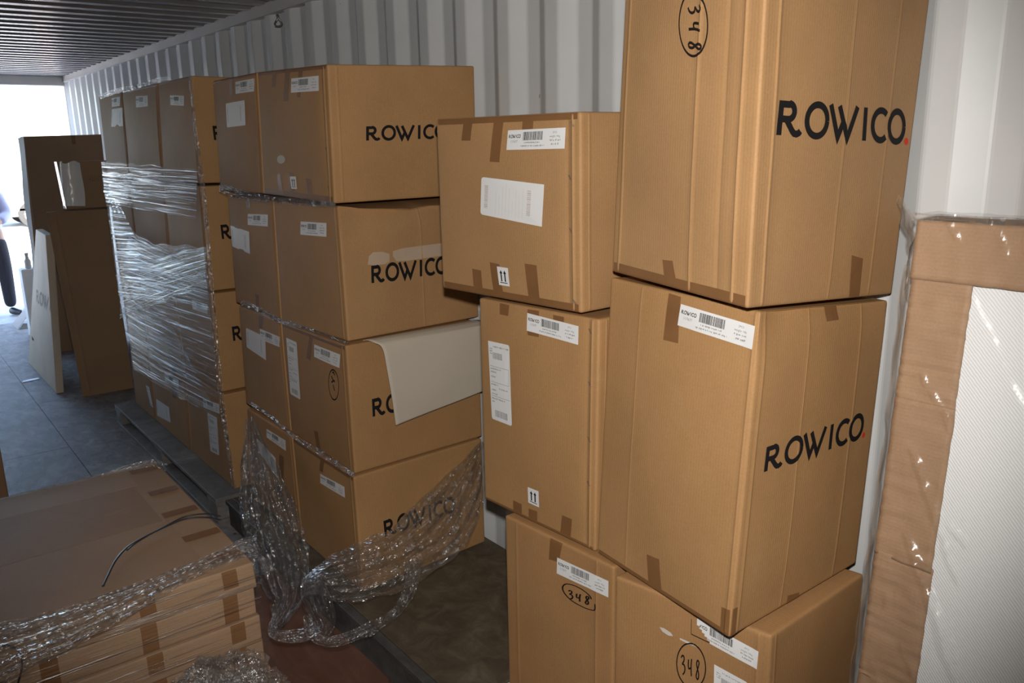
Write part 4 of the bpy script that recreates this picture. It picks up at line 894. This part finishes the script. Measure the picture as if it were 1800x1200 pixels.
# flap of loose film sticking out at the top corner and down the side
gridobj('film_flap', lambda s, t_: PF(y1_+.005+.055*s*(1-t_)**1.2+.010*s*(1+sin(t_*30))*.5, H1+.03*(1-t_)*s-.07*t_*(1+2*s)+.02*s, .012-.03*s+.01*sin(t_*9)), 8, 16, DIRTYF, E_, .1, .2)
gridobj('film_flap', lambda s, t_: PF(y1_+.004+.016*s*(1+.8*noise.noise(V((0, t_*14, 3)))), H1-.10-(H1-.12)*t_, .010-.006*s+.010*noise.noise(V((s, t_*22, 6)))), 3, 90, DIRTYF, E_, .03, 1.5)
FOLDS = []
for (xa, ya), (xb, yb), hh, ww in (((1604, 955), (1694, 1215), .012, .011), ((1618, 985), (1706, 1200), .008, .007), ((1606, 800), (1672, 1010), .009, .009), ((1612, 660), (1668, 780), .005, .006), ((1650, 900), (1690, 960), .007, .008), ((1640, 372), (1655, 430), .006, .005), ((1735, 410), (1742, 460), .005, .005), ((1600, 1130), (1640, 1250), .006, .006), ((1690, 520), (1790, 760), .004, .008)):
    A_, B_ = ray(xa, ya, 0, -.27), ray(xb, yb, 0, -.30); FOLDS.append(((A_.y, A_.z), (B_.y, B_.z), hh, ww))
def filmrelief(y, z):
    h = .022+.007*noise.noise(V((y*4+z*2.4, z*3-y*3, 4)))+.003*noise.noise(V((y*14+z*9, z*9-y*10, 9)))
    for (ya, za), (yb, zb), hh, ww in FOLDS:
        dy, dz = yb-ya, zb-za; L = math.hypot(dy, dz); t_ = ((y-ya)*dy+(z-za)*dz)/L/L; d = ((y-ya)*dz-(z-za)*dy)/L
        if -.3 < t_ < 1.3 and abs(d) < .05:
            d += .006*noise.noise(V((t_*5, hh*900, 0))); e_ = max(0, min(1, (t_+.15)*5))*max(0, min(1, (1.15-t_)*5)); h += hh*e_*exp(-(d/ww)**2)*(1+.75*noise.noise(V((t_*L*60, hh*500, 2))))
    return h
def _fw(s, t_):
    y = y1_+.002-(y1_-y0_)*s**1.9; z = .02+(H1-.02)*t_; return PF(y, z, filmrelief(y, z))
gridobj('film_wrap', _fw, 170, 240, FILMC, E_, 1.3, 1.6)
MB().bevbox(PF(0, .02).x-.02, PF(0, .02).x+.10, y0_, y1_-.01, .001, .018, .003).build('bottom_batten', KRM, E_)

# ------------------------------------------------------------------ stretch film
def film(name, fn, nu, nv, mat, label, su=1.0, sv=1.0):
    o = gridobj(name, fn, nu, nv, mat, None, su, sv); return tag(o, label, 'stretch film')
def ribbon(name, pts, label, mat=FILM, n=90, m__=26, fold=.018, k=9.0, seed=0, amp=.012, sv=None):
    """pts: (px, py, width in pixels, axis, value of the plane it hangs in); edge folds run along its length"""
    Q = []
    for px_, py_, w, ax, val in pts:
        c_ = ray(px_, py_, ax, val); Q.append((*c_, w/FPX*(c_-CAM).dot(fw)))
    S_ = spline(Q, n); out = []; L = 0; acc = [0]
    for i in range(1, n): L += (V(S_[i][:3])-V(S_[i-1][:3])).length; acc.append(L)
    def fn(s, t_):
        i = int(round(t_*(n-1))); c_ = V(S_[i][:3]); tg = (V(S_[min(i+1, n-1)][:3])-V(S_[max(i-1, 0)][:3])).normalized()
        vw = (c_-CAM).normalized(); sd_ = tg.cross(vw).normalized(); nn = sd_.cross(tg).normalized(); w = max(S_[i][3], .004)
        a = (s-.5); l = acc[i]
        wob = noise.noise(V((a*4, l*6, seed)))*.12+noise.noise(V((a*2, l*17, seed+4)))*.06
        f_ = fold*min(1, w/.08)*(sin(a*k*2+3*noise.noise(V((l*3, a*2, seed+1))))+.5*sin(a*k*5.1+l*8))+amp*noise.noise(V((a*w*30, l*26, seed+7)))+amp*.6*noise.noise(V((a*w*80, l*70, seed+9)))
        edge = 1+.10*noise.noise(V((l*14, 0 if a < 0 else 5, seed+2)))
        return c_+sd_*(a*w*edge+wob*w*.25)+nn*f_
    return gridobj(name, fn, m__, n-1, mat, FT[label], max(q[3] for q in S_), L, smooth=False)
FT = {}
def fthing(key, px_, label):
    q = V(px_); q.z = 0; FT[key] = empty('stretch_film', q, label, 'stretch film')
fthing('far', (-.74, 4.9, 0), 'shiny clear stretch film pulled in bands round the far pallet load')
fthing('mid', (-.70, 3.3, 0), 'crinkled film ridges left between the layers of the middle pallet')
fthing('hang', (-.8, 2.6, 0), 'torn clear film hanging off the middle pallet in a swag and loops')
fthing('pile', (-1.7, 2.4, 0), 'clear film gathered along the edges of the flat carton pile')
# film round the far pallet load
XF = -.735
def wall_film(name, q, label, seed, nu=90, nv=40, amp=.006, mat=FILMS):
    """q: photo pixels of the four corners of a pulled web on the load's left side, TL TR BR BL"""
    P4 = [ray(x, y, 0, XF-.0) for x, y in q]
    L = (P4[1]-P4[0]).length; Hh = (P4[3]-P4[0]).length
    def fn(s, t_):
        p = (P4[0]*(1-s)+P4[1]*s)*t_+(P4[3]*(1-s)+P4[2]*s)*(1-t_)
        d = amp*(noise.noise(V((s*2.2+seed, t_*Hh*42, seed)))+.6*noise.noise(V((s*5, t_*Hh*95, seed+3))))
        e_ = noise.noise(V((s*9, 0 if t_ < .5 else 3, seed)))*.012*(abs(t_-.5)*2)**4
        return V((p.x-.012-d-.010*sin(pi*s), p.y, p.z+e_))
    return gridobj(name, fn, nu, nv, mat, FT['far'], L, Hh)
FS2 = filmmat('stretch_film_streaks', .015, .18, 1.0, (1.4, 210, 1), .01, .014, fres=.12, dens=(.50, .66, .95), dscale=(1.0, 80, 1), dis=.05)
FS3 = filmmat('stretch_film_sheet', .03, .22, 1.0, (1.6, 120, 1), .03, .010, fres=.15, dens=(.52, .74, .45), dscale=(1.1, 45, 1), dis=.06)
wall_film('film_band', [(181, 283), (352, 297), (350, 350), (187, 345)], 'far', 1, 70, 30, .004, FS2)
wall_film('film_band', [(183, 300), (350, 318), (349, 384), (190, 356)], 'far', 8, 70, 30, .004, FS2)
wall_film('film_web', [(190, 350), (213, 356), (296, 532), (212, 520)], 'far', 2, 40, 60, .004, FS2)
wall_film('film_band', [(214, 470), (362, 432), (368, 500), (214, 560)], 'far', 6, 80, 30, .004, FS2)
wall_film('film_band', [(232, 405), (366, 470), (372, 545), (212, 500)], 'far', 9, 80, 30, .004, FS2)
wall_film('film_web', [(210, 425), (366, 432), (387, 700), (226, 600)], 'far', 3, 90, 90, .005, FS3)
wall_film('film_band', [(222, 510), (300, 560), (390, 735), (238, 650)], 'far', 5, 70, 50, .005, FS3)
# side edge film on the near corner of the far load
ribbon('film_ridge', [(334, 133, 6, 0, -.70), (346, 250, 7, 0, -.71), (356, 330, 9, 0, -.72), (366, 430, 7, 0, -.73), (376, 560, 8, 0, -.745), (388, 690, 9, 0, -.755), (400, 780, 7, 0, -.75), (412, 858, 6, 0, -.74)], 'far', n=110, m__=8, fold=.004, amp=.006, seed=3)
ribbon('film_ridge', [(175, 171, 7, 0, -.72), (205, 160, 8, 0, -.72), (235, 154, 8, 0, -.72), (275, 141, 7, 0, -.70), (300, 137, 5, 0, -.70)], 'far', n=70, m__=8, fold=.004, amp=.010, seed=4)
ribbon('film_ridge', [(386, 328, 16, 0, -.70), (430, 344, 16, 0, -.70), (480, 350, 12, 0, -.70), (540, 356, 12, 0, -.69), (590, 360, 9, 0, -.69)], 'mid', n=120, m__=10, fold=.006, amp=.012, seed=5)
ribbon('film_ridge', [(424, 531, 10, 0, -.71), (460, 546, 9, 0, -.71), (490, 562, 9, 0, -.71), (550, 580, 5, 0, -.70), (612, 603, 4, 0, -.69)], 'mid', n=100, m__=8, fold=.004, amp=.010, seed=6)
ribbon('film_ridge', [(440, 708, 6, 0, -.72), (480, 735, 6, 0, -.72), (514, 765, 6, 0, -.72), (560, 793, 9, 0, -.71), (600, 820, 10, 0, -.71), (622, 835, 9, 0, -.71)], 'mid', n=100, m__=8, fold=.004, amp=.010, seed=7)
# hanging film
ribbon('film_strand', [(437, 735, 10, 0, -.74), (446, 775, 34, 0, -.76), (455, 830, 64, 0, -.80), (468, 890, 92, 0, -.84), (484, 950, 104, 0, -.88), (500, 1005, 92, 0, -.92), (505, 1050, 60, 0, -.96), (492, 1085, 26, 0, -1.0), (480, 1112, 20, 0, -1.0)], 'hang', n=170, m__=54, fold=.03, k=11, seed=8, amp=.022)
ribbon('film_strand', [(849, 776, 8, 1, 2.66), (834, 815, 44, 1, 2.64), (814, 860, 86, 1, 2.62), (786, 905, 108, 1, 2.60), (750, 945, 112, 1, 2.58), (704, 978, 104, 1, 2.56), (650, 1000, 104, 1, 2.54), (600, 1014, 84, 1, 2.52), (566, 1022, 50, 1, 2.50), (545, 1030, 30, 1, 2.48)], 'hang', n=210, m__=60, fold=.03, k=10, seed=11, amp=.024)
ribbon('film_strand', [(545, 1012, 30, 1, 2.50), (552, 1040, 46, 1, 2.48), (562, 1070, 48, 1, 2.46), (572, 1095, 36, 1, 2.44), (566, 1115, 26, 1, 2.42)], 'hang', n=90, m__=34, fold=.03, k=12, seed=13, amp=.024)
ribbon('film_strand', [(726, 985, 26, 1, 2.50), (722, 1030, 24, 1, 2.45), (700, 1070, 18, 1, 2.40), (672, 1092, 16, 1, 2.36), (654, 1103, 26, 1, 2.33), (630, 1113, 20, 1, 2.33), (600, 1124, 20, 1, 2.33), (572, 1127, 18, 1, 2.34), (548, 1112, 18, 1, 2.36), (540, 1080, 16, 1, 2.40)], 'hang', n=190, m__=16, fold=.010, k=9, seed=15, amp=.014)
ribbon('film_strand', [(480, 1062, 12, 1, 2.52), (484, 1085, 12, 1, 2.52), (478, 1102, 14, 1, 2.50), (482, 1114, 16, 1, 2.48), (505, 1118, 22, 1, 2.46), (535, 1114, 24, 1, 2.44), (560, 1100, 22, 1, 2.44)], 'hang', n=110, m__=14, fold=.010, k=9, seed=17, amp=.014)
# film over the flat cartons
ribbon('film_gather', [(452, 962, 44, 2, ZT+.008), (425, 966, 36, 2, ZT+.014), (380, 986, 30, 2, ZT+.014), (320, 1012, 34, 2, ZT+.014), (250, 1045, 46, 2, ZT+.014), (170, 1082, 64, 2, ZT+.014), (80, 1118, 84, 2, ZT+.016), (-30, 1160, 110, 2, ZT+.018)], 'pile', n=200, m__=44, fold=.007, k=14, seed=19, amp=.009, mat=FILM)
ribbon('film_gather', [(292, 822, 14, 2, ZT+.006), (270, 817, 20, 2, ZT+.008), (235, 823, 18, 2, ZT+.006), (180, 835, 7, 2, ZT+.004), (120, 850, 6, 2, ZT+.004), (40, 868, 6, 2, ZT+.004), (-20, 882, 6, 2, ZT+.004)], 'pile', n=120, m__=10, fold=.003, k=6, seed=21, amp=.006)
o = gridobj('film_gather', lambda s, t_: V((-2.25+1.035*s, 2.362-.003*noise.noise(V((s*3, t_*24, 1)))-.0015*noise.noise(V((s*7, t_*60, 4)))-.006*sin(pi*s), .15+(ZT-.14)*t_)), 90, 70, filmmat('pile_front_film', .012, .22, 1.0, (2.2, 190, 1), .01, .010, fres=.12, dens=(.54, .70, .55), dscale=(1.4, 60, 1), dis=.06), FT['pile'], 1.0, .5)
# crumpled ball of film at the bottom edge
def ball(u, v, c_, R3, seed):
    th_ = u*2*pi; ph = v*pi; n_ = V((sin(ph)*cos(th_), sin(ph)*sin(th_), cos(ph)))
    q = n_*2.2; r_ = 1+.22*noise.noise(q+V((seed, 0, 0)))+.16*abs(noise.noise(q*2.6+V((0, seed, 0))))+.10*abs(noise.noise(q*6+V((0, 0, seed))))+.04*noise.noise(q*16)
    p = V((c_.x+n_.x*R3[0]*r_, c_.y+n_.y*R3[1]*r_, c_.z+n_.z*R3[2]*r_)); p.z = max(p.z, .003); return p
cb = ray(392, 1268, 1, 2.02)
FILMB = filmmat('bundled_film', .07, .24, 1.0, (90, 60, 1), .03, .012, fres=.25, dens=(.45, .72, .3), dscale=(24, 16, 1), det=1.0)
for k, (dx, dy, dz, sc) in enumerate(((0, 0, 0, 1.0), (.01, .0, -.01, .82), (-.01, .01, -.02, .62))):
    if k == 0:
        be = empty('film_bundle', (cb.x, cb.y, 0), 'crumpled bundle of clear film at the bottom edge, in front of the flat cartons', 'stretch film')
    gridobj('film_layer', lambda s, t_: ball(s, t_, cb+V((dx, dy, dz)), (.165*sc, .14*sc, .165*sc), 3+k*4), 90, 60, FILMB, be, 1, .6, smooth=False)
gridobj('film_layer', lambda s, t_: V((cb.x-.12+.24*s+.02*noise.noise(V((s*5, t_*5, 0))), cb.y-.10+.2*noise.noise(V((s, t_*2, 3))), max(.003, (cb.z-.05)*t_+.02*noise.noise(V((s*9, t_*9, 7)))))), 40, 40, FILMB, be)

# ------------------------------------------------------------------ outside the opening: person, car, post
def skin_fig(name, verts, edges, radii, mat, par, root=0, lv=2):
    org = V(par.location) if par else V((0, 0, 0))
    me = bpy.data.meshes.new(name); me.from_pydata([tuple(V(v)-org) for v in verts], edges, []); o = bpy.data.objects.new(name, me); COL.objects.link(o); o.parent = par
    o.modifiers.new('skin', 'SKIN'); me.skin_vertices  # layer
    for i, r_ in enumerate(radii):
        d = me.skin_vertices[0].data[i]; d.radius = (r_, r_) if not isinstance(r_, tuple) else r_; d.use_root = (i == root)
    s_ = o.modifiers.new('sub', 'SUBSURF'); s_.levels = lv; s_.render_levels = lv; me.materials.append(mat)
    dg = bpy.context.evaluated_depsgraph_get(); dg.update(); m2 = bpy.data.meshes.new_from_object(o.evaluated_get(dg)); o.modifiers.clear(); o.data = m2
    m2.polygons.foreach_set('use_smooth', [True]*len(m2.polygons)); return o
sx_, sy_ = ray(17, 540, 1, 11.25).x, 11.25
PE = empty('person', (sx_-.10, sy_, -.012), 'person in pale shirt and dark trousers standing just outside the opening', 'person')
SKIN = plain('skin', (.52, .32, .24), .5); SHIRT = plain('pale_lilac_shirt', (.50, .50, .66), .8, bump=.2, bscale=20); TROU = plain('dark_trousers', (.035, .032, .04), .8); SHOE = plain('black_shoe', (.02, .02, .025), .4); HAIR = plain('brown_hair', (.06, .04, .025), .8)
B0 = V((sx_-.10, sy_, -.012)); b_ = lambda x, y, z: B0+V((x, y, z))
# one continuous body: pelvis, spine, neck, head, arms, legs
bv = [b_(0,0,.93), b_(0,0,1.12), b_(0,.01,1.32), b_(0,.01,1.45), b_(.01,0,1.53), b_(.02,-.01,1.62), b_(.02,-.01,1.72),
      b_(.14,0,1.42), b_(.21,-.02,1.18), b_(.10,-.20,1.10), b_(-.02,-.24,1.14), b_(-.14,0,1.42), b_(-.20,-.02,1.18), b_(-.08,-.20,1.13), b_(.03,-.23,1.16),
      b_(.10,0,.86), b_(.115,-.01,.48), b_(.12,.02,.10), b_(-.10,0,.86), b_(-.12,-.01,.48), b_(-.13,.02,.10)]
be_ = [(0,1),(1,2),(2,3),(3,4),(4,5),(5,6),(3,7),(7,8),(8,9),(9,10),(3,11),(11,12),(12,13),(13,14),(0,15),(15,16),(16,17),(0,18),(18,19),(19,20)]
br = [(.15,.11),(.14,.10),(.17,.11),(.13,.09),.055,.085,.085,.06,.048,.038,.03,.06,.048,.038,.03,.085,.06,.042,.085,.06,.042]
skin_fig('body', bv, be_, br, SKIN, PE)
skin_fig('shirt', [b_(0,0,.90), b_(0,0,1.08), b_(0,.01,1.30), b_(0,.01,1.46), b_(.15,0,1.42), b_(.225,-.02,1.18), b_(.12,-.19,1.11), b_(-.15,0,1.42), b_(-.22,-.02,1.18), b_(-.10,-.19,1.13)], [(0,1),(1,2),(2,3),(3,4),(4,5),(5,6),(3,7),(7,8),(8,9)], [(.175,.135),(.165,.125),(.19,.13),(.12,.09),.075,.068,.055,.075,.068,.055], SHIRT, PE)
skin_fig('trousers', [b_(0,0,.96), b_(0,0,.90), b_(.095,0,.80), b_(.115,-.01,.48), b_(.12,.02,.085), b_(-.095,0,.80), b_(-.12,-.01,.48), b_(-.13,.02,.085)], [(0,1),(1,2),(2,3),(3,4),(1,5),(5,6),(6,7)], [(.16,.12),(.17,.125),.105,.082,.066,.105,.082,.066], TROU, PE)
for x in (.125, -.135): skin_fig('shoe', [b_(x-.01,.05,.05), b_(x+.03,-.06,.045), b_(x+.09,-.17,.035)], [(0,1),(1,2)], [(.045,.05),(.045,.042),(.035,.03)], SHOE, PE)
skin_fig('hair', [b_(.02,.01,1.66), b_(.02,.0,1.74)], [(0,1)], [.088,.095], HAIR, PE)
for sx1, zx, hd in ((.02, 1.14, -1), (.0, 1.16, 1)):
    for k in range(5):
        a_ = (k-2)*.020; q0 = b_(-.04*hd*-1*0+(-.03 if hd < 0 else .04)+a_*.2, -.245, zx+a_); ln = (.07, .075, .08, .07, .055)[k]
        skin_fig('finger', [q0, q0+V((-ln*.5*-hd, -.012, -.002)), q0+V((-ln*-hd, .004, -.004))], [(0,1),(1,2)], [.0095, .009, .007], SKIN, PE, lv=1)
for x in (-.03, .03): 
    mb = MB(); mb.tube([b_(.02+x, -.088, 1.675), b_(.02+x, -.096, 1.675)], [.012, .006], 8); mb.build('eye', INK, PE)
skin_fig('nose', [b_(.02,-.085,1.665), b_(.02,-.108,1.645)], [(0,1)], [.010, .013], SKIN, PE, lv=1)
mb = MB(); mb.box(-.005, .045, -.099, -.09, 1.612, 1.618, Matrix.Translation(B0)); mb.build('mouth', plain('lips', (.4, .18, .15), .6), PE)
# car parked across the yard
CAR = plain('silver_car_paint', (.55, .57, .60), .25, metal=.3, spec=.6); GLASS = plain('dark_car_glass', (.05, .06, .07), .1, spec=.6); TYRE = plain('tyre', (.02, .02, .02), .7)
cx, cy = .05, 24.0
CE = empty('parked_car', (cx, cy+.9, -.012), 'silver car parked across the bright yard', 'car')
prof = [(-2.15,.32),(-2.2,.62),(-2.05,.86),(-1.2,.96),(-.55,1.40),(.75,1.44),(1.5,1.02),(2.05,.92),(2.2,.62),(2.15,.32)]
pr = spline(prof, 44)
NB = 8
def carfn(s, t_):
    i = int(round(t_*43)); x, z_ = pr[i]; zz = z_
    w = .86-.16*max(0, (z_-.9)/.55)
    return V((cx+x, cy+.9+(-w+2*w*s), zz))
vs = []; fs = []
for i in range(44):
    for j in range(NB+1):
        p = carfn(j/NB, i/43); e_ = abs(j/NB-.5)*2; p.z -= .05*e_**4; vs.append(p)
for i in range(43):
    for j in range(NB): q = i*(NB+1)+j; fs.append((q, q+1, q+NB+2, q+NB+1))
n0 = len(vs)
for i in range(44):
    for s_ in (0, NB): p = vs[i*(NB+1)+s_].copy(); p.z = .26 if True else 0; p.y += (-.04 if s_ == 0 else .04)*0; vs.append(p)
for i in range(43):
    for k, s_ in ((0, 0), (1, NB)):
        a_ = i*(NB+1)+s_; b2_ = (i+1)*(NB+1)+s_; c2, d2 = n0+2*(i+1)+k, n0+2*i+k; fs.append((a_, b2_, c2, d2) if k else (d2, c2, b2_, a_))
obj('car_body', vs, fs, CAR, CE, smooth=True)
for xa, xb, za, zb in ((-.95, -.05, .98, 1.32), (.02, 1.0, .98, 1.32)):
    mb = MB(); yq = cy+.9-.865
    mb.v += [V((cx+xa, yq, za)), V((cx+xb, yq, za)), V((cx+xb-(.12 if xa > 0 else 0), yq+.10, zb)), V((cx+xa+(.38 if xa < 0 else 0), yq+.10, zb))]; mb.f.append((0, 1, 2, 3)); mb.build('side_window', GLASS, CE)
for x in (-1.35, 1.35):
    for y_ in (cy+.02, cy+1.58):
        mb = MB(); mb.tube([(cx+x, y_, .30), (cx+x, y_+.2, .30)], .31, 24); w = mb.build('wheel', TYRE, CE)
        mb = MB(); mb.tube([(cx+x, y_-.012, .30), (cx+x, y_+.01, .30)], .19, 18); mb.build('hub_cap', CAR, w)
MB().bevbox(cx-2.18, cx+2.18, cy+.02, cy+.06, .40, .47, .01).build('side_trim', plain('bumper_grey', (.25, .25, .26), .5), CE)
# slender post
a_, b2_ = ray(94, 200, 1, 14), ray(101, 245, 1, 14)
mb = MB(); mb.bevbox(a_.x-.02, a_.x+.06, 14, 14.08, -.012, a_.z, .008)
tag(mb.build('yard_post', plain('pinkish_post', (.45, .30, .27), .7)), 'slender pinkish post standing in the yard beyond the opening', 'post')
